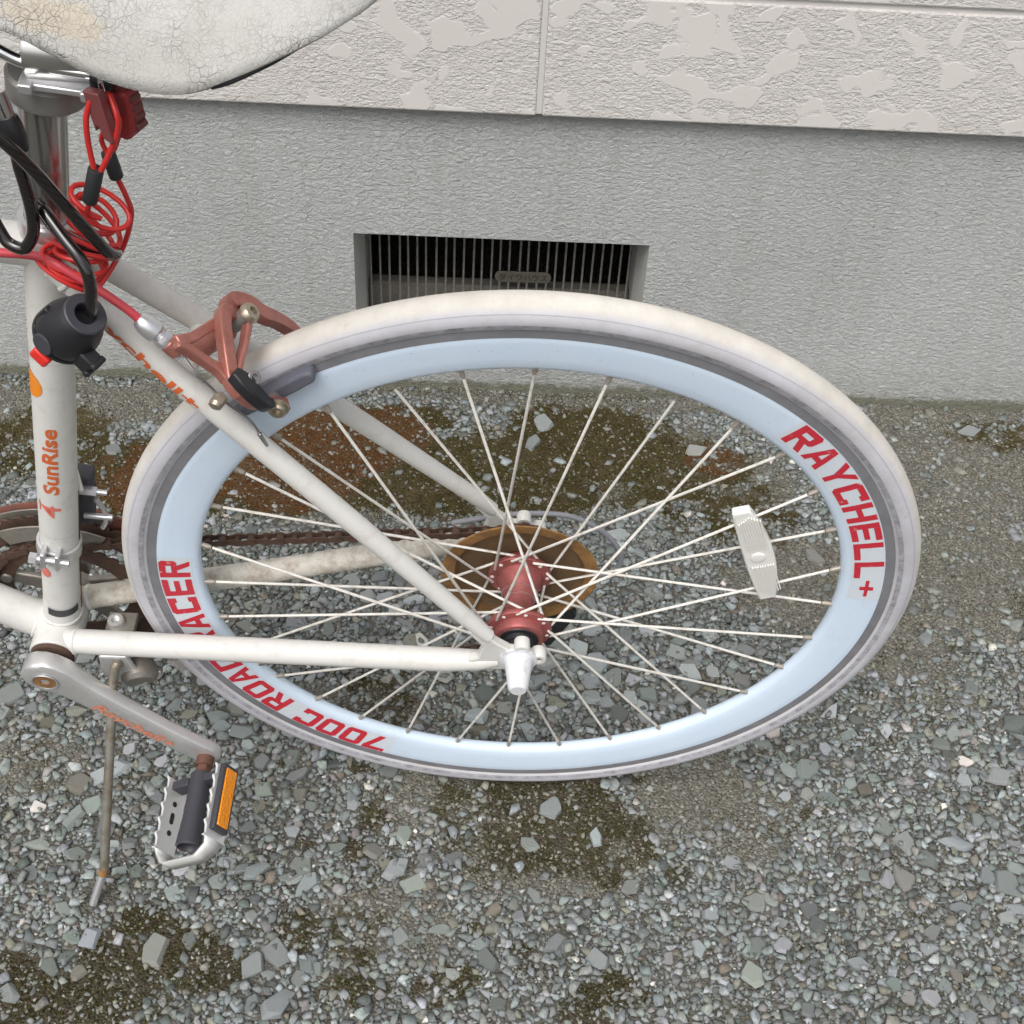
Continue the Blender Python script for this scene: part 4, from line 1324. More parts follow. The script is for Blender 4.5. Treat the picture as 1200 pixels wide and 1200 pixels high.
# ---- crankset, chain, derailleurs
def build_drive():
    bb = B(*BBC, 0)
    cup = MB(); cup.lathe([(.0150, .0340), (.0188, .0345), (.0188, .0385), (.0150, .0395), (.0085, .0400)], bb, EW, 32)
    cup.lathe([(.0078, .0390), (.0078, .0560)], bb, EW, 20)
    cup.build('bottom_bracket_cup', m_rustdark, bike)
    # left crank arm
    ca = Vector((BBC[0] + .001, BBC[1], 0)); ce = Vector((-.2830, -.1760, 0))
    ax = (ce - ca).normalized(); L = (ce - ca).length; sd = Vector((-ax.y, ax.x, 0))
    st = [(-.0215, .0070, .0430, .0600), (-.0185, .0130, .0425, .0612), (-.0120, .0188, .0422, .0618), (-.003, .0214, .0422, .0620), (.009, .0208, .0422, .0620), (.022, .0172, .0440, .0624), (.040, .0152, .0480, .0645), (.075, .0140, .0540, .0685), (.115, .0134, .0600, .0730), (L - .012, .0136, .0635, .0765), (L - .002, .0136, .0640, .0770), (L + .006, .0118, .0642, .0768), (L + .0115, .0070, .0650, .0760)]
    st = [tuple(q) for q in st]
    vs_, fs_ = [], []
    NS = 16
    for (x, hw, w0, w1) in st:
        for k in range(NS):
            a = 2 * math.pi * (k + .5) / NS
            cx_, cy_ = math.cos(a), math.sin(a)
            sq = lambda t: math.copysign(abs(t) ** .45, t)
            vs_.append(B(0, 0, 0) + ca + ax * x + sd * (hw * sq(cx_)) + EW * ((w0 + w1) / 2 + (w1 - w0) / 2 * sq(cy_)))
    n = len(st)
    for i in range(n - 1):
        for k in range(NS):
            k2 = (k + 1) % NS
            fs_.append((i * NS + k, i * NS + k2, (i + 1) * NS + k2, (i + 1) * NS + k))
    fs_.append(tuple(range(NS))); fs_.append(tuple((n - 1) * NS + k for k in range(NS)))
    b = MB(); b.add(vs_, fs_)
    crank = b.build('crank_arm', m_alu, bike, sharp=32)
    crank['label'] = 'silver crank arm with faded orange lettering'
    q = MB(); q.lathe([(.0112, .0622), (.0118, .0630), (.0112, .0636), (.0100, .0630), (.0094, .0600)], bb, EW, 28, cap=False); q.build('bolt_recess', m_lip, crank)
    q = MB(); q.lathe([(.0098, .0626), (.0040, .0626), (.0038, .0600), (.0, .0600)], bb, EW, 24, cap=False); q.build('crank_bolt', m_rust, crank)
    vs_, fs_ = text_shape("Raychell+", 1.0, .022, shear=.2)
    axs = [a for a, _ in vs_]; ays = [b_ for _, b_ in vs_]
    x0, ln, hgt = .048, .082, .0150
    kx = ln / (max(axs) - min(axs)); ky = hgt / (max(ays) - min(ays))
    def wtop(x):
        for (xa, _, _, wa), (xb, _, _, wb) in zip(st, st[1:]):
            if x <= xb: return wa + (wb - wa) * (x - xa) / (xb - xa)
        return .077
    vv = []
    for a, b_ in vs_:
        x = x0 + (a - min(axs)) * kx; y = (b_ - min(ays)) * ky - .0118
        vv.append(B(0, 0, 0) + ca + ax * x + sd * y + EW * (wtop(x) + .0007))
    t = MB(); t.add(vv, fs_); t.build('lettering', m_faded, crank, sharp=None)
    # pedal
    pc = B(ce.x, ce.y, 0)
    pp = MB(); pp.cyl(pc + EW * .0765, pc + EW * .0860, .0080, 18); pp.cyl(pc + EW * .086, pc + EW * .0905, .0070, 6)
    pp.cyl(pc + EW * .0905, pc + EW * .098, .0068, 16)
    pax = pp.build('pedal', m_rustbrown, bike)
    pax['label'] = 'silver cage pedal with amber reflector'
    q = MB(); q.lathe([(.0070, .0940), (.0100, .0945), (.0102, .1000), (.0098, .1150), (.0100, .1400), (.0112, .1560), (.0116, .1640), (.0100, .1655), (.0088, .1640), (.0085, .1600), (.0, .1595)], pc, EW, 28)
    q.build('pedal_barrel', m_blackgrey, pax)
    th = R(32)
    s1 = Vector((math.cos(th), math.sin(th), 0)); nn = Vector((-math.sin(th), math.cos(th), 0))
    def teeth_plate(off, w0, w1, hh, sgn):
        """side plate: in (w, nn) with a toothed upper and lower edge; thickness along s1"""
        n_ = 5
        poly = []
        top = []
        for i in range(n_):
            a = w0 + (w1 - w0) * i / n_; c = w0 + (w1 - w0) * (i + 1) / n_; e = (c - a)
            top += [(a + .05 * e, hh), (a + .25 * e, hh - .0022), (a + .70 * e, hh - .0028), (a + .92 * e, hh + .0006)]
        poly = top + [(x, -y) for x, y in top[::-1]]
        return poly
    for sgn in (1, -1):
        poly = teeth_plate(sgn, .0945, .1660, .0150, sgn)
        o_ = pc + s1 * (sgn * .0285)
        b = MB(); b.prism(poly, o_, EW, nn, s1, -.0012, .0012)
        b.build('cage_plate', m_cage, pax, bevel=.0005, seg=1)
        d = MB()          # dark slots and rivets of the plate
        for (x, hw_, hh_) in ((.1180, .0026, .0026), (.1320, .0055, .0024), (.1460, .0026, .0026)):
            pl = [(x + (hw_ * math.cos(a) if hw_ < .003 else (hw_ - hh_) * (1 if math.cos(a) > 0 else -1) + hh_ * math.cos(a)), hh_ * math.sin(a)) for a in [2 * math.pi * k / 16 for k in range(16)]]
            d.prism(pl, o_, EW, nn, s1, -.0016, .0016)
        d.build('cage_slot', m_black, pax, sharp=None)
        MB().box(o_ + EW * .102 - s1 * (sgn * .010), (.0100, .0075, .0040), (s1, nn, EW)).build('cage_bridge', m_blackgrey, pax, bevel=.001)
    # curved outer end of the cage
    b = MB()
    key = [(.0285, .1630), (.0285, .1660), (.0270, .1700), (.0170, .1775), (.0140, .1785), (-.0180, .1785), (-.0225, .1770), (-.0280, .1690), (-.0285, .1655), (-.0285, .1630)]
    arc = [pc + s1 * x_ + EW * y_ for x_, y_ in key]
    vs_, fs_ = [], []
    for i, p in enumerate(arc):
        hh = .0125 - .0055 * math.sin(math.pi * i / 9)
        vs_ += [p + nn * hh, p - nn * hh]
    fs_ = [(2 * i, 2 * i + 2, 2 * i + 3, 2 * i + 1) for i in range(9)]
    b.add(vs_, fs_); o = b.build('cage_end', m_cage, pax, sharp=50)
    mo = o.modifiers.new('thick', 'SOLIDIFY'); mo.thickness = .0024; mo.offset = 0
    for sgn in (1, -1):
        rc_ = pc + s1 * (sgn * .0325) + EW * .1260
        MB().box(rc_, (.0030, .0098, .0315), (s1, nn, EW)).build('reflector_holder', m_blackgrey, pax, bevel=.0012)
        MB().box(rc_ + s1 * (sgn * .0028), (.0016, .0066, .0275), (s1, nn, EW)).build('pedal_reflector', m_amber, pax, bevel=.0006)
    # chainset on the far side
    def ring(teeth, ww, th_, inner, mat, name):
        rr = .0127 / (2 * math.sin(math.pi / teeth))
        n = teeth * 4
        vs_, fs_ = [], []
        for z in (ww - th_, ww + th_):
            for k in range(n):
                a = 2 * math.pi * k / n
                q = rr + (.0024 if k % 4 == 1 else (.0016 if k % 4 in (0, 2) else -.0024))
                vs_.append(B(BBC[0] + q * math.cos(a), BBC[1] + q * math.sin(a), z))
                vs_.append(B(BBC[0] + inner * math.cos(a), BBC[1] + inner * math.sin(a), z))
        for k in range(n):
            j = (k + 1) % n
            a, b_, c, d_ = 2 * k, 2 * k + 1, 2 * j, 2 * j + 1
            e = 2 * n
            fs_ += [(a, c, d_, b_), (e + a, e + b_, e + d_, e + c), (a, e + a, e + c, c), (b_, d_, e + d_, e + b_)]
        b = MB(); b.add(vs_, fs_); return b.build(name, mat, bike, sharp=None)
    r1 = ring(34, -.0360, .0010, .052, m_rustdark, 'chainring')
    ring(48, -.0440, .0010, .074, m_rustdark, 'chainring')
    g = MB(); g.lathe([(.0780, -.0510), (.1060, -.0495), (.1085, -.0505), (.1080, -.0525), (.0780, -.0530)], bb, EW, 80, close=True)
    guard = g.build('chain_guard', m_ringred, bike)
    b = MB()
    b.lathe([(.0085, -.0300), (.0230, -.0310), (.0250, -.0360), (.0230, -.0440), (.0085, -.0450)], bb, EW, 32)
    for k in range(5):
        a = R(18 + 72 * k)
        dr = Vector((math.cos(a), math.sin(a), 0)); tn = Vector((-dr.y, dr.x, 0))
        b.prism([(.018, -.0105), (.045, -.0075), (.062, -.0075), (.067, 0), (.062, .0075), (.045, .0075), (.018, .0105)], bb, dr, tn, EW, -.0425, -.0365)
        b.cyl(bb + dr * .058 + EW * -.0435, bb + dr * .058 + EW * -.0325, .0062, 14)
    b.build('crank_spider', m_alu_dirty, bike, bevel=.0015)
    b = MB(); b.prism([(.0, -.016), (.06, -.011), (.165, -.011), (.172, 0), (.165, .011), (.06, .011), (.0, .016), (-.012, 0)], bb, -ax, -sd, EW, -.072, -.058)
    b.build('crank_arm', m_alu_dirty, bike, bevel=.003)
    # white stickers on the guard
    for (a0, a1) in ((63, 90), (118, 132)):
        vs_ = []
        for i in range(9):
            a = R(a0 + (a1 - a0) * i / 8); t_ = i / 8
            r0 = .083 + .010 * (t_ if a0 < 100 else 1 - t_); r1_ = .094
            vs_ += [B(BBC[0] + r * math.cos(a), BBC[1] + r * math.sin(a), -.0495 + .0003 - (0.0 if r > .1 else 0)) for r in (r0, r1_)]
        b = MB(); b.add(vs_, [(2 * i, 2 * i + 2, 2 * i + 3, 2 * i + 1) for i in range(8)])
        b.build('guard_sticker', m_white, guard, sharp=None)
    # chain: links along a closed path
    cw = -.0345
    def arcp(c, r, a0, a1, n): return [B(c[0] + r * math.cos(R(a0 + (a1 - a0) * i / n)), c[1] + r * math.sin(R(a0 + (a1 - a0) * i / n)), cw) for i in range(n + 1)]
    rr1 = .0127 / (2 * math.sin(math.pi / 34)); rr2 = .0127 / (2 * math.sin(math.pi / 21))
    path = arcp(BBC, rr1, 262, 97, 30) + arcp((0, 0), rr2, 96, -60, 18) + [B(.030, -.062, cw)] + arcp((.012, -.120), .018, 20, -100, 8) + [B(-.10, -.158, cw), B(-.20, -.164, cw), B(-.30, -.158, cw), B(BBC[0] - .009, BBC[1] - rr1, cw)]
    # even spacing
    seg = [(b_ - a_).length for a_, b_ in zip(path, path[1:])]
    tot = sum(seg); N = int(tot / .0127)
    def at(s):
        for a_, b_, l_ in zip(path, path[1:], seg):
            if s <= l_: return a_.lerp(b_, s / max(l_, 1e-9))
            s -= l_
        return path[-1]
    pins = [at(tot * i / N) for i in range(N + 1)]
    chain = None
    for i in range(N):
        a_, b_ = pins[i], pins[i + 1]
        t_ = (b_ - a_).normalized(); s_ = EW.cross(t_); l_ = (b_ - a_).length
        m = MB()
        off = .0036 if i % 2 else .0027
        pl = []
        for (cx, a0) in ((0, 90), (l_, -90)):
            for k in range(7):
                a = R(a0 + 180 * k / 6); pl.append((cx + .0043 * math.cos(a), .0043 * math.sin(a)))
        pl.insert(7, (l_ / 2, -.0028)); pl.append((l_ / 2, .0028))
        for s2 in (1, -1):
            m.prism(pl, a_, t_, s_, EW, s2 * off - .0004, s2 * off + .0004)
        m.cyl(a_ - EW * .0042, a_ + EW * .0042, .0024 if i % 2 else .0038, 8)
        if chain is None:
            chain = m.build('chain', m_rustdark, bike, sharp=30)
        else:
            m.build('chain_link', m_rustdark, chain, sharp=30)
    # front derailleur: band round the seat tube, body, cage, cable
    c0 = B(st_u(.043), .043, 0)
    b = MB(); b.lathe([(.0156, -.0085), (.0178, -.0080), (.0182, -.003), (.0182, .003), (.0178, .0080), (.0156, .0085)], c0, ST_AX, 40, close=True)
    fd = b.build('front_derailleur', m_alu, bike, sharp=30)
    fd['label'] = 'silver front derailleur clamped round the seat tube'
    e1 = ST_AX.cross(EW).normalized()
    b = MB()
    for (x, s) in ((-.0075, 1), (.0040, 1)):
        b.box(c0 + EW * .0195 + e1 * x + ST_AX * .006, (.0019, .0095, .0060), (e1, ST_AX, EW))
    b.build('band_lug', m_lip, fd, bevel=.001)
    MB().cyl(c0 + EW * .0215 - e1 * .0170 + ST_AX * .005, c0 + EW * .0215 + e1 * .0130 + ST_AX * .005, .0032, 14).build('band_bolt', m_lip, fd)
    MB().cyl(c0 + EW * .0215 - e1 * .0185 + ST_AX * .005, c0 + EW * .0215 - e1 * .0125 + ST_AX * .005, .0050, 6).build('bolt_head', m_lip, fd)
    b = MB()
    b.box(B(st_u(.06) + .012, .064, -.030), (.0105, .020, .009), (e1, ST_AX, EW))
    b.box(B(st_u(.10) + .012, .096, -.028), (.0085, .010, .008), (e1, ST_AX, EW))
    b.build('derailleur_body', m_blackgrey, fd, bevel=.002)
    b = MB(); b.cyl(B(-.372, .0945, -.018), B(-.348, .0915, -.018), .0042, 6); b.cyl(B(-.352, .0920, -.018), B(-.340, .0905, -.018), .0024, 12)
    b.cyl(B(-.366, .058, -.020), B(-.343, .056, -.020), .0026, 12)
    b.build('adjuster_bolt', m_lip, fd)
    b = MB()
    b.tube(spline([B(-.3520, .080, -.020), B(-.3480, .065, -.020), B(-.3500, .050, -.022), B(-.3560, .037, -.024)], 5), .0022, 8, ell=(1, 1))
    b.build('cage_link', m_lip, fd)
    b = MB()
    for (ww, dd) in ((-.0335, 0), (-.0480, .006)):
        pl = []
        for i in range(13):
            a = R(60 + 58 * i / 12); pl.append((.079 * math.cos(a) + .0, .079 * math.sin(a)))
        for i in range(12, -1, -1):
            a = R(60 + 58 * i / 12); pl.append(((.098 + dd) * math.cos(a), (.098 + dd) * math.sin(a)))
        b.prism(pl, bb, EU, EV, EW, ww - .0008, ww + .0008)
    b.build('derailleur_cage', m_alu_dirty, fd, bevel=.0004, seg=1)
    MB().cyl(B(-.3860, -.045, .002), B(-.3545, .118, -.006), .0006, 6).build('gear_cable', m_rustdark, fd)
    MB().cyl(B(-.3545, .108, -.006), B(-.3538, .131, -.0065), .0022, 10).build('cable_end', m_spoke, fd)
    # rear derailleur
    b = MB()
    b.cyl(B(.012, -.020, -.066), B(.012, -.020, -.050), .010, 20)
    b.prism([(.0, -.010), (.012, -.034), (.030, -.060), (.048, -.062), (.050, -.048), (.030, -.022), (.016, -.004)], B(0, 0, -.070), EU, EV, EW, -.010, .010)
    rd = b.build('rear_derailleur', m_black, bike, bevel=.002)
    for (pu, pv) in ((.040, -.075), (.014, -.122)):
        MB().lathe([(.0035, -.0020), (.0155, -.0022), (.0165, 0), (.0155, .0022), (.0035, .0020)], B(pu, pv, cw), EW, 22, close=True).build('jockey_wheel', m_black, rd)
    for ww in (cw - .006, cw + .006):
        MB().prism([(.050, -.058), (.056, -.072), (.036, -.122), (.020, -.130), (.006, -.122), (.004, -.108), (.026, -.060), (.038, -.054)], B(0, 0, 0), EU, EV, EW, ww - .0008, ww + .0008).build('cage_plate', m_black, rd, bevel=.0004, seg=1)
    cp = spline([B(-.06, .000, -.075), B(-.01, .0085, -.080), B(.030, .008, -.083), B(.0548, .000, -.084), B(.080, -.020, -.084), B(.0960, -.045, -.082), B(.0945, -.066, -.080), B(.078, -.075, -.078), B(.055, -.066, -.075)], 8)
    MB().tube(cp, .0025, 12).build('gear_cable_housing', m_greyhouse, rd)
    return crank
m_cage = Mat('pedal_cage_silver', (.72, .72, .70), .36, .45)
m_faded = Mat('faded_orange_print', (.62, .22, .13), .5)
m_alu_dirty = Mat('grimy_alloy', (.30, .285, .26), .5, .7)
m_alu_dirty.col(m_alu_dirty.mix(m_alu_dirty.noise(70, 6, .7), (.14, .12, .095), (.46, .44, .40)))
m_greyhouse = Mat('grey_housing', (.24, .245, .27), .5)
build_drive()

# ---- kickstand
def build_stand():
    Fw = BMI @ Vector((-.391, -.100, .004))       # foot on the ground, in the bicycle's own frame
    b = MB()
    b.prism([(-.3700, -.0720), (-.3440, -.0710), (-.3415, -.0850), (-.3380, -.1000), (-.3310, -.1060), (-.3340, -.1180), (-.3460, -.1240), (-.3560, -.1180), (-.3720, -.1060)], B(0, 0, .034), EU, EV, EW, -.0025, .0025)
    st = b.build('kickstand', m_alu, bike, bevel=.0025, seg=3)
    st['label'] = 'steel kickstand with worn rusty leg'
    b = MB(); b.lathe([(.0, .0), (.013, .001), (.016, .008), (.0165, .017), (.013, .021), (.0, .022)], B(-.344, -.104, .018), Vector((.25, -.3, 1)), 22); b.build('pivot_boss', m_alu_dirty, st)
    MB().box(B(-.3560, -.0720, .012), (.0130, .0035, .022)).build('mount_plate', m_alu_dirty, st, bevel=.001)
    MB().lathe([(.0075, 0), (.0075, .005), (.0065, .0062), (.0040, .0062), (.0040, .002), (.0, .002)], B(-.3600, -.0690, .002), EV, 20).build('mount_bolt', m_alu, st, sharp=40)
    top = B(-.3530, -.0900, .030)
    k1 = B(-.3535, -.0770, .0405)
    k2 = B(-.3585, -.0950, .0475)
    kneeW = BM @ k2
    foot = BM @ Fw
    bend = BMI @ (foot + (kneeW - foot).normalized() * .030 + Vector((0.004, -.004, .004)))
    tip = BMI @ (foot + Vector((-.004, -.012, .0)))
    pts = spline([top, k1, k2, k2.lerp(bend, .25), k2.lerp(bend, .6), bend], 6)
    MB().tube(pts, .0043, 16).build('stand_leg', m_standleg, st)
    MB().tube([pts[-1], tip], [.0040, .0038], 16).build('stand_foot', m_lip, st, bevel=.0008)
    MB().cyl(bend + (pts[-2] - bend) * .2, bend + (tip - bend) * .12, .0046, 16).build('foot_joint', m_rust, st)
m_standleg = Mat('stand_leg_dull', (.25, .23, .185), .5, .6)
m_standleg.col(m_standleg.mix(m_standleg.bw(m_standleg.noise(70, 6, .7), .4, .7), (.34, .325, .285), (.19, .145, .085)))
build_stand()

# ---- rear caliper brake
def build_brake():
    a = Vector((.664, -.748, 0)); b_ = Vector((.748, .664, 0)); Q = B(-.217, .290, 0)
    def K(x, w_, y): return Q + a * x + EW * w_ + b_ * y
    def strut(pts, wd, th, mat, name, parent, per=5, bev=.0014):
        """flat bar of given widths running along pts (x,w,y), thick along b_"""
        P = spline([K(*p) for p in pts], per)
        n = len(P)
        if not hasattr(wd, '__len__'): wd = [wd] * len(pts)
        th = th * .88; wd = [x_ * .86 for x_ in wd]
        ws = [np.interp(i / (n - 1) * (len(pts) - 1), range(len(pts)), wd) for i in range(n)]
        vs_, fs_ = [], []
        for i, p in enumerate(P):
            t = (P[min(i + 1, n - 1)] - P[max(i - 1, 0)]).normalized()
            s = b_.cross(t).normalized(); nn = t.cross(s)
            for (e, f) in ((-1, -1), (1, -1), (1, 1), (-1, 1)):
                vs_.append(p + s * (e * ws[i]) + nn * (f * th))
        for i in range(n - 1):
            for k in range(4):
                k2 = (k + 1) % 4
                fs_.append((i * 4 + k, i * 4 + k2, (i + 1) * 4 + k2, (i + 1) * 4 + k))
        fs_ += [(3, 2, 1, 0), tuple((n - 1) * 4 + k for k in range(4))]
        m = MB(); m.add(vs_, fs_)
        return m.build(name, mat, parent, sharp=38, bevel=bev, seg=3)
    # pivot block on the bridge
    m = MB(); m.cyl(K(0, 0, -.026), K(0, 0, .006), .0085, 20)
    brk = m.build('rear_brake', m_rose, bike, bevel=.001)
    brk['label'] = 'rose copper caliper brake over the rear tyre'
    strut([(.004, -.006, .014), (-.010, .000, .016), (-.0115, .010, .0165), (-.0055, .026, .016), (.0015, .039, .014), (.0085, .0495, .012), (.018, .053, .011)], [.0060, .0062, .0058, .0056, .0056, .0058, .0052], .0048, m_rose, 'caliper_arm', brk)
    strut([(-.0095, .004, .010), (-.019, .021, .010), (-.027, .036, .010), (-.0365, .0485, .010)], [.0045, .0040, .0040, .0050], .0042, m_rose, 'cable_arm', brk)
    strut([(-.0365, .0485, .010), (-.026, .0465, .0095), (-.014, .0455, .0095), (-.002, .0455, .010), (.006, .0480, .010)], [.0048, .0040, .0038, .0040, .0045], .0042, m_rose, 'cable_arm', brk)
    strut([(.004, .004, .022), (.007, .020, .0185), (.0085, .034, .015), (.0105, .047, .012)], [.0028, .0022, .0024, .0032], .0045, m_rose, 'caliper_rib', brk)
    strut([(-.004, .000, .010), (-.009, -.011, .016), (.002, -.0165, .019), (.016, -.0195, .018), (.030, -.028, .015), (.048, -.034, .012), (.058, -.030, .010)], [.0065, .0060, .0068, .0066, .0058, .0052, .0048], .0048, m_rose, 'caliper_arm', brk)
    # lower end of the near arm with the slot for the pad bolt
    strut([(.015, .052, .011), (.028, .050, .008), (.040, .041, .006), (.050, .033, .005), (.0595, .027, .005)], [.0052, .0040, .0042, .0062, .0056], .0042, m_rose, 'pad_arm', brk)
    # black quick release lever and its bolt
    strut([(.004, .0478, .0175), (.012, .0505, .0190), (.022, .0525, .0185), (.034, .0505, .0150), (.041, .0445, .012)], [.0050, .0078, .0074, .0058, .0034], .0052, m_black, 'quick_release', brk, bev=.0040)
    m = MB(); m.lathe([(.0050, 0), (.0050, .0018), (.0043, .0024), (.0026, .0024), (.0026, .0006), (.0, .0006)], K(.0170, .0450, .0225), (b_ * .8 + EW * .4), 18); m.build('release_bolt', m_greyclamp, brk)
    m = MB(); m.lathe([(.0075, 0), (.0075, .002), (.0060, .0045), (.0040, .0052), (.0030, .0052), (.0030, .002), (.0, .002)], K(.0015, -.0025, .0245), b_, 24); m.build('pivot_bolt', m_brass, brk)
    MB().cyl(K(.0015, -.0025, .005), K(.0015, -.0025, .0250), .0060, 18).build('pivot_sleeve', m_greyclamp, brk)
    # anchor bolt with dangling cable end
    m = MB(); m.cyl(K(.0125, .0500, -.002), K(.0115, .0560, -.005), .0048, 6); m.lathe([(.0048, 0), (.0044, .003), (.0028, .004), (.0, .004)], K(.0115, .0555, -.005), (EW * .8 - b_ * .4), 18); m.build('anchor_bolt', m_brass, brk)
    # pad
    rp = Vector((-.1830, .2510, 0)).normalized(); tp = Vector((-rp.y, rp.x, 0)) * -1     # tangent pointing rearwards
    pc = B(rp.x * .3112, rp.y * .3112, 0)
    if tp.x < 0: tp = -tp
    m = MB()
    m.prism([(-.030, -.0052), (.016, -.0056), (.0335, -.0050), (.0365, -.001), (.0365, .0035), (.030, .0056), (-.026, .0056), (-.031, .002)], pc + EW * .0104, tp, rp, EW, .0004, .0115)
    m.build('brake_pad', m_pad, brk, bevel=.0020, seg=3)
    m = MB(); m.prism([(-.030, -.0052), (.030, -.0052), (.034, 0), (.030, .0056), (-.030, .0056)], pc - EW * .0104, tp, rp, EW, -.0115, -.0004); m.build('brake_pad', m_pad, brk, bevel=.0018)
    pb_ = K(.0515, .0325, .007)
    m = MB(); m.lathe([(.0078, 0), (.0078, .0012), (.0062, .0012), (.0064, .0040), (.0050, .0056), (.0032, .0056), (.0032, .0025), (.0, .0025)], pb_ + EW * .0035, EW, 22); m.build('pad_bolt', m_brass, brk)
    MB().cyl(pc + EW * .019, pb_ + EW * .004, .0045, 14).build('pad_stud', m_greyclamp, brk)
    # cable from the adjuster down to the anchor and its loose end
    ad = [B(-.2568, .334, .039), B(-.2499, .3267, .040), B(-.2447, .3189, .040)]
    d0 = (ad[1] - ad[0]).normalized()
    m = MB(); m.lathe([(.0042, -.001), (.0056, .0005), (.0068, .004), (.0074, .009), (.0072, .013), (.0062, .0145), (.0046, .016), (.0046, .018)], ad[0], d0, 12); m.build('barrel_adjuster', m_lip, brk, sharp=30)
    m = MB(); m.lathe([(.0048, .0165), (.0062, .0170), (.0066, .0195), (.0066, .0215), (.0060, .0235), (.0045, .0240)], ad[0], d0, 8); m.build('lock_nut', m_lip, brk, sharp=30)
    MB().cyl(ad[0] + d0 * .0225, ad[0] + d0 * .0325, .0066, 18).build('adjuster_boss', m_rose, brk, bevel=.0008)
    MB().cyl(ad[0] + d0 * .0320, ad[0] + d0 * .0350, .0040, 14).build('boss_ferrule', m_lip, brk)
    cp = spline([ad[0] + d0 * .034, K(-.012, .0500, .001), K(.002, .0505, -.001), K(.0120, .0510, -.003), K(.022, .0510, -.004), B(-.1945, .2560, .0490), B(-.1885, .2410, .0500)], 6)
    MB().tube(cp, .00085, 8).build('brake_cable', m_cable, brk)
    e = B(-.1885, .2410, .0500)
    MB().tube([e + Vector((-.001, .003, 0)), e, e + Vector((.0025, -.0075, 0)), e + Vector((.003, -.0090, 0))], [.0018, .0019, .0014, .0012], 10).build('cable_crimp', m_chrome, brk)
    hz = [(-.62, .43, .016), (-.50, .4020, .018), (-0.42, .3800, .019), (-0.3714, 0.3675, 0.02), (-0.3392, 0.3684, 0.022), (-0.3227, 0.3696, 0.024), (-0.3119, 0.3692, 0.026), (-0.3032, 0.3684, 0.03), (-0.2959, 0.3644, 0.032), (-0.2818, 0.3548, 0.034), (-0.2722, 0.3481, 0.036), (-0.2627, 0.3406, 0.038), (-0.2562, 0.3334, 0.039)]
    MB().tube(spline(Bl(hz), 6), .0029, 14).build('brake_cable_housing', m_redsleeve, brk)
build_brake()

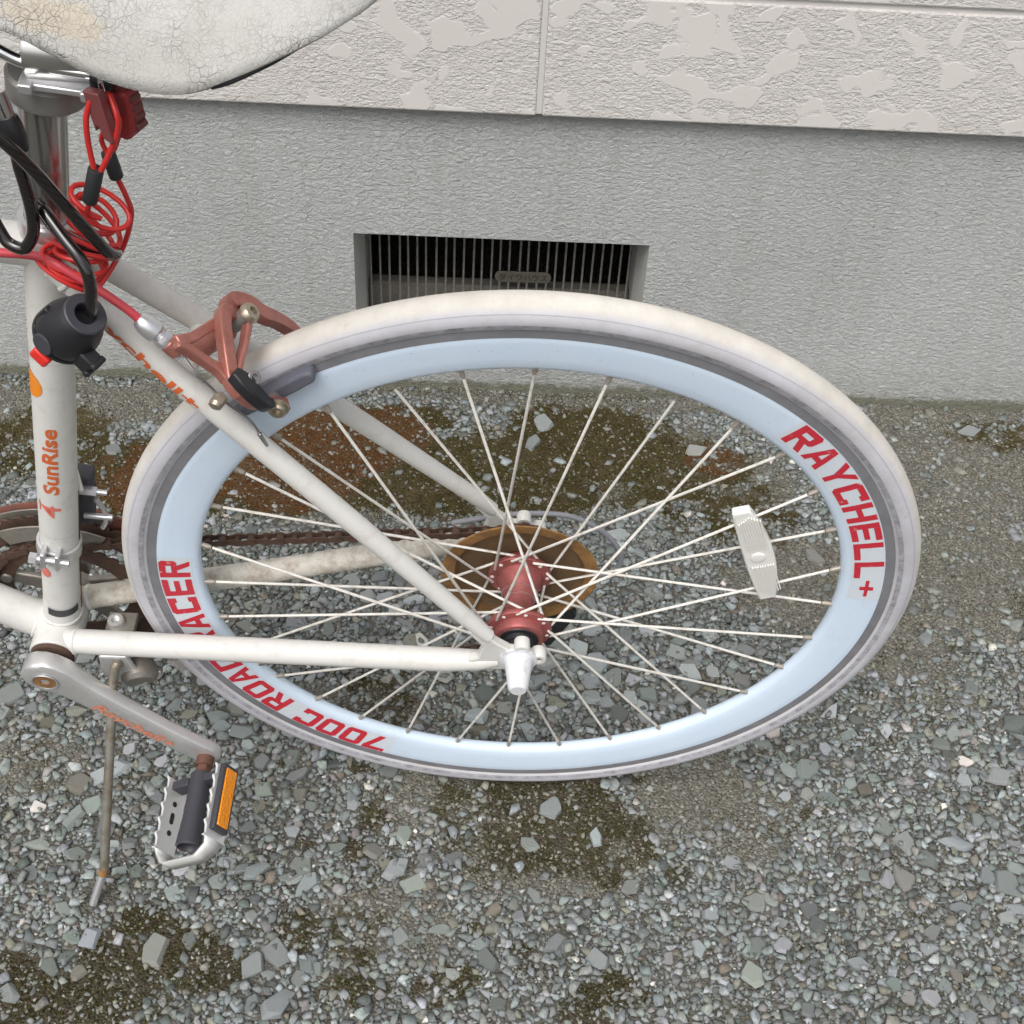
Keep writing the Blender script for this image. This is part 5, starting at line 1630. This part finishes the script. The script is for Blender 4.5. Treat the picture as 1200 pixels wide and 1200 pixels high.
# ------------------------------------------------------------------ black key lock hanging round the seat post
def on_world(pts):
    return [BM @ B(*p) for p in pts]
def build_black_lock():
    A_ = [(-.385, .505, .035), (-.350, .5000, .048), (-0.3174, 0.4856, 0.05), (-0.3035, 0.4707, 0.05), (-0.2926, 0.4502, 0.047), (-0.2816, 0.4239, 0.044), (-0.2734, 0.4074, 0.043), (-0.2656, 0.3885, 0.04), (-0.2640, 0.3795, 0.032), (-0.2690, 0.3725, 0.020), (-.2790, .3720, .0190), (-.2900, .3800, .0225), (-.2980, .3900, .0250), (-.3040, .4005, .0235),
          (-.3070, .4080, .0245), (-0.3009, 0.4093, 0.030), (-0.2881, 0.3983, 0.042), (-0.2783, 0.3888, 0.05), (-0.2746, 0.3777, 0.055), (-0.2768, 0.3618, 0.056), (-0.2795, 0.3515, 0.0545)]
    C_ = [(-0.302, 0.4639, 0.0315), (-0.3047, 0.446, 0.034), (-0.3042, 0.4291, 0.036), (-0.3041, 0.4139, 0.038), (-0.3071, 0.3984, 0.038), (-0.3133, 0.3879, 0.038), (-0.3179, 0.3857, 0.038), (-0.3253, 0.3885, 0.036), (-0.3295, 0.3959, 0.033), (-0.3360, 0.4121, 0.028), (-.348, .45, .026), (-.366, .485, .028), (-.385, .505, .035)]
    org = BM @ B(-.297, .3336, .05)
    t = thing('cable_lock', 'black cable lock with round keyed body hanging round the seat post', 'lock', tuple(org))
    inv = Matrix.Translation(-org)
    def Lw(p): return inv @ (BM @ B(*p))
    m = MB(); m.tube(spline([Lw(p) for p in A_], 6), .0038, 16)
    cab = m.build('cable', m_lockcable, t)
    m = MB(); m.tube(spline([Lw(p) for p in C_], 6), .0038, 16); m.build('cable', m_lockcable, t)
    p0, p1, p2 = Lw((-.3064, .4757, .028)), Lw((-.3050, .4650, .030)), Lw((-.3020, .4510, .0335))
    m = MB(); m.tube([p1 + (p1 - p2) * .35, p1, p1.lerp(p2, .5), p2], [.0060, .0068, .0066, .0050], 18); m.build('cable_sleeve', m_black, t, sharp=60)
    m = MB(); m.tube([p0 + (p0 - p1) * .8, p0, p1], [.0036, .0044, .0044], 16); m.build('lock_pin', m_chrome, t)
    # body: a squat barrel whose mouth takes the cable
    LK = .74
    c = Lw((-.2965, .3345, .05)); mouth = Lw((-.2790, .3555, .0560))
    ax = (mouth - c).normalized()
    m = MB(); m.lathe([(a_ * LK, b_ * LK) for a_, b_ in [(.0, -.0260), (.0130, -.0255), (.0200, -.0225), (.0250, -.0160), (.0268, -.0080), (.0262, .0010), (.0238, .0110), (.0200, .0210), (.0172, .0262), (.0158, .0275), (.0088, .0278), (.0080, .0265), (.0078, .0180), (.0, .0175)]], c, ax, 44)
    m.build('lock_body', m_black, t, sharp=45)
    m = MB(); m.lathe([(a_ * LK, b_ * LK) for a_, b_ in [(.0240, -.0200), (.0262, -.0180), (.0270, -.0165), (.0270, -.0150), (.0262, -.0130)]], c, ax, 44, cap=False); m.build('body_seam', m_black, t)
    m = MB(); m.lathe([(a_ * LK, b_ * LK) for a_, b_ in [(.0165, .0240), (.0182, .0262), (.0184, .0292), (.0172, .0302), (.0100, .0302), (.0092, .0290), (.0092, .0265)]], c, ax, 40, cap=False); m.build('mouth_ring', m_blackgrey, t, sharp=30)
    view = (BM.to_3x3() @ Vector((0, .45, .9))).normalized()
    e = (view - view.dot(ax) * ax).normalized(); f = ax.cross(e)
    if (inv.to_3x3() @ f).x < 0: f = -f
    m = MB(); m.lathe([(.0072, -.004), (.0074, .0004), (.0070, .0008), (.0, .0008)], c + e * .0192 - ax * .0070 - f * .004, (e - f * .15), 26); m.build('logo_button', m_blackgrey, t, bevel=.0004)
    m = MB(); kb = c + f * .0155 - ax * .0040 + e * .006
    m.box(kb + f * .0045, (.0060, .0070, .0056), (f, ax, e)); m.box(kb + f * .0108 - ax * .0052, (.0024, .0026, .0062), (f, ax, e)); m.box(kb + f * .0108 + ax * .0060, (.0024, .0018, .0062), (f, ax, e))
    m.build('keyhole_cover', m_black, t, bevel=.0018, seg=3)
    m = MB(); m.box(Lw((-.3150, .3195, .0590)), (.0064, .0050, .0056), (f, ax, e)); m.build('release_button', m_redcoil_bright, t, bevel=.002, seg=3)
    m = MB(); m.box(c - ax * .001 - f * .0165 + e * .0065, (.0022, .0085, .0026), (f, ax, e)); m.build('body_rib', m_black, t, bevel=.001)
m_redcoil_bright = Mat('bright_red_plastic', (.70, .03, .02), .3)
m_lockcable = Mat('black_vinyl_over_steel', (.012, .010, .010), .12, spec=.5)
def _lc():
    m = m_lockcable
    wv = m.n('ShaderNodeTexWave'); wv.inputs['Scale'].default_value = 120; wv.inputs['Distortion'].default_value = .6
    mp = m.n('ShaderNodeMapping'); mp.inputs['Rotation'].default_value = (R(30), R(40), R(20))
    m.l(m.coord(), mp.inputs['Vector']); m.l(mp.outputs[0], wv.inputs['Vector'])
    m.col(m.mix(m.math('MULTIPLY', wv.outputs['Fac'], .4), (.007, .006, .006), (.035, .028, .027)))
    m.set('Coat Weight', .6); m.set('Coat Roughness', .08)
_lc()
build_black_lock()

# ------------------------------------------------------------------ red combination lock and its coiled cable
def build_red_lock():
    org = BM @ B(-.246, .470, .025)
    inv = Matrix.Translation(-org)
    def Lw(*p): return inv @ (BM @ B(*p))
    M3 = BM.to_3x3()
    t = thing('combination_padlock', 'small red combination padlock hanging under the saddle rail', 'padlock', tuple(org))
    up = (M3 @ Vector((-.08, 1, -.05))).normalized()
    fr = (M3 @ Vector((-.42, .10, .90))); fr = (fr - fr.dot(up) * up).normalized()
    sd = up.cross(fr)
    if sd.x < 0: sd = -sd
    c = Lw(-.2490, .4700, .0180); K_ = .74
    m = MB(); m.prism([(a_ * K_, b_ * K_) for a_, b_ in [(-.0065, -.0210), (.0070, -.0230), (.0165, -.0120), (.0185, .0020), (.0175, .0190), (-.0075, .0190)]], c, sd, up, fr, -.0100, .0025)
    m.build('lock_case', m_redlock, t, bevel=.0022, seg=3)
    c2 = Lw(-.2508, .4820, .0335)
    m = MB(); m.prism([(a_ * .70, b_ * .70) for a_, b_ in [(-.0075, -.0200), (-.0055, -.0145), (-.0030, -.0145), (-.0010, -.0245), (.0050, -.0285), (.0075, -.0260), (.0065, .0150), (-.0085, .0150)]], c2, sd, up, fr, -.0020, .0040)
    m.build('lock_front', m_padfront, t, bevel=.0014, seg=2)
    for i in range(4):
        z = .0085 - i * .0055
        m = MB(); m.cyl(c + sd * .0122 + up * z - fr * .0080, c + sd * .0122 + up * z + fr * .0000, .0024, 12); m.build('number_wheel', m_wheelnum, t, bevel=.0004)
    m = MB(); m.tube(spline([Lw(-.2500, .484, .0270), Lw(-.2500, .494, .0268), Lw(-.2500, .4990, .0245), Lw(-.2490, .4985, .0185), Lw(-.2470, .492, .0165), Lw(-.2470, .480, .0160)], 6), .0018, 12); m.build('shackle', m_chrome, t)
    # coiled cable
    k = thing('coiled_cable', 'thin red coiled lock cable with black ferrules bunched behind the seat post', 'cable', tuple(org))
    cr = .00165
    l1 = spline([Lw(-.2455, .4880, .0300), Lw(-0.2530, 0.4885, 0.034), Lw(-0.2580, 0.4803, 0.035), Lw(-0.2601, 0.4729, 0.036), Lw(-0.2617, 0.4593, 0.036), Lw(-0.2622, 0.4400, 0.036)], 6)
    l1b = spline([Lw(-.2455, .4880, .0300), Lw(-0.2418, 0.4808, 0.037), Lw(-0.2428, 0.4712, 0.0375), Lw(-0.2507, 0.4555, 0.0365), Lw(-0.2600, 0.4400, 0.036)], 6)
    m = MB(); m.tube(l1, cr, 12); m.tube(l1b, cr, 12); body = m.build('loop', m_redcoil, k)
    m = MB(); m.tube([Lw(-0.2608, 0.4440, 0.036), Lw(-.2612, .4430, .036), Lw(-0.2690, 0.4222, 0.036), Lw(-.2694, .4212, .036)], [.0040, .0045, .0045, .0040], 20); m.build('ferrule', m_ferrule, k)
    l2 = spline([Lw(-.2440, .4700, .024), Lw(-0.2505, 0.4680, 0.026), Lw(-0.2571, 0.4581, 0.024), Lw(-0.259, 0.4511, 0.022), Lw(-0.257, 0.4430, 0.022)], 6)
    l2b = spline([Lw(-.2440, .4700, .024), Lw(-.2500, .4540, .018), Lw(-0.2560, 0.4420, 0.022)], 6)
    m = MB(); m.tube(l2, cr * .9, 12); m.tube(l2b, cr * .9, 12); m.build('loop', m_redcoil, k)
    m = MB(); m.tube([Lw(-0.2571, 0.4455, 0.022), Lw(-.2570, .4445, .022), Lw(-0.2556, 0.4295, 0.022), Lw(-0.2555, 0.4285, 0.022)], [.0038, .0042, .0042, .0038], 20); m.build('ferrule', m_ferrule, k)
    # the coil: a slack helix running down beside the post
    rnd = random.Random(3)
    axis = [Vector(p) for p in ((-.2660, .4060, .020), (-.2760, .3950, .020), (-.2840, .3830, .021), (-.2900, .3720, .022), (-.2960, .3610, .022), (-.3000, .3530, .023))]
    ap = spline(axis, 10)
    turns, per = 11.5, 20
    pts = []
    N = int(turns * per)
    for i in range(N + 1):
        s = i / N
        x = s * (len(ap) - 1); j = min(int(x), len(ap) - 2)
        p = ap[j].lerp(ap[j + 1], x - j)
        tt = (ap[j + 1] - ap[j]).normalized()
        n1 = (EW - EW.dot(tt) * tt).normalized(); n2 = tt.cross(n1)
        a = 2 * math.pi * turns * s
        rr = .0165 + .0030 * math.sin(a * .37 + 1) + .002 * math.sin(a * .91)
        wob = tt * (.004 * math.sin(a * 1.13 + .5))
        pts.append(p + wob + n1 * (rr * .55 * math.cos(a)) + n2 * (rr * math.sin(a)))
    coil = [inv @ (BM @ B(*q)) for q in pts]
    lead_in = spline([Lw(-0.2692, 0.4215, 0.036), Lw(-0.2735, 0.4100, 0.033), coil[0]], 5)
    lead_out = spline([coil[-1], Lw(-.2850, .3480, .0310), Lw(-.2680, .3650, .012), Lw(-.2560, .3930, .012), Lw(-0.2535, 0.4120, 0.019), Lw(-0.2555, 0.4290, 0.022)], 6)
    m = MB(); m.tube(lead_in[:-1] + coil + lead_out[1:], cr, 10); m.build('coil', m_redcoil, k)
m_padfront = Mat('padlock_front_plate', (.24, .075, .075), .35, .3)
m_wheelnum = Mat('number_wheel', (.16, .05, .045), .5)
m_ferrule = Mat('ferrule_rubber', (.022, .024, .026), .6)
build_red_lock()
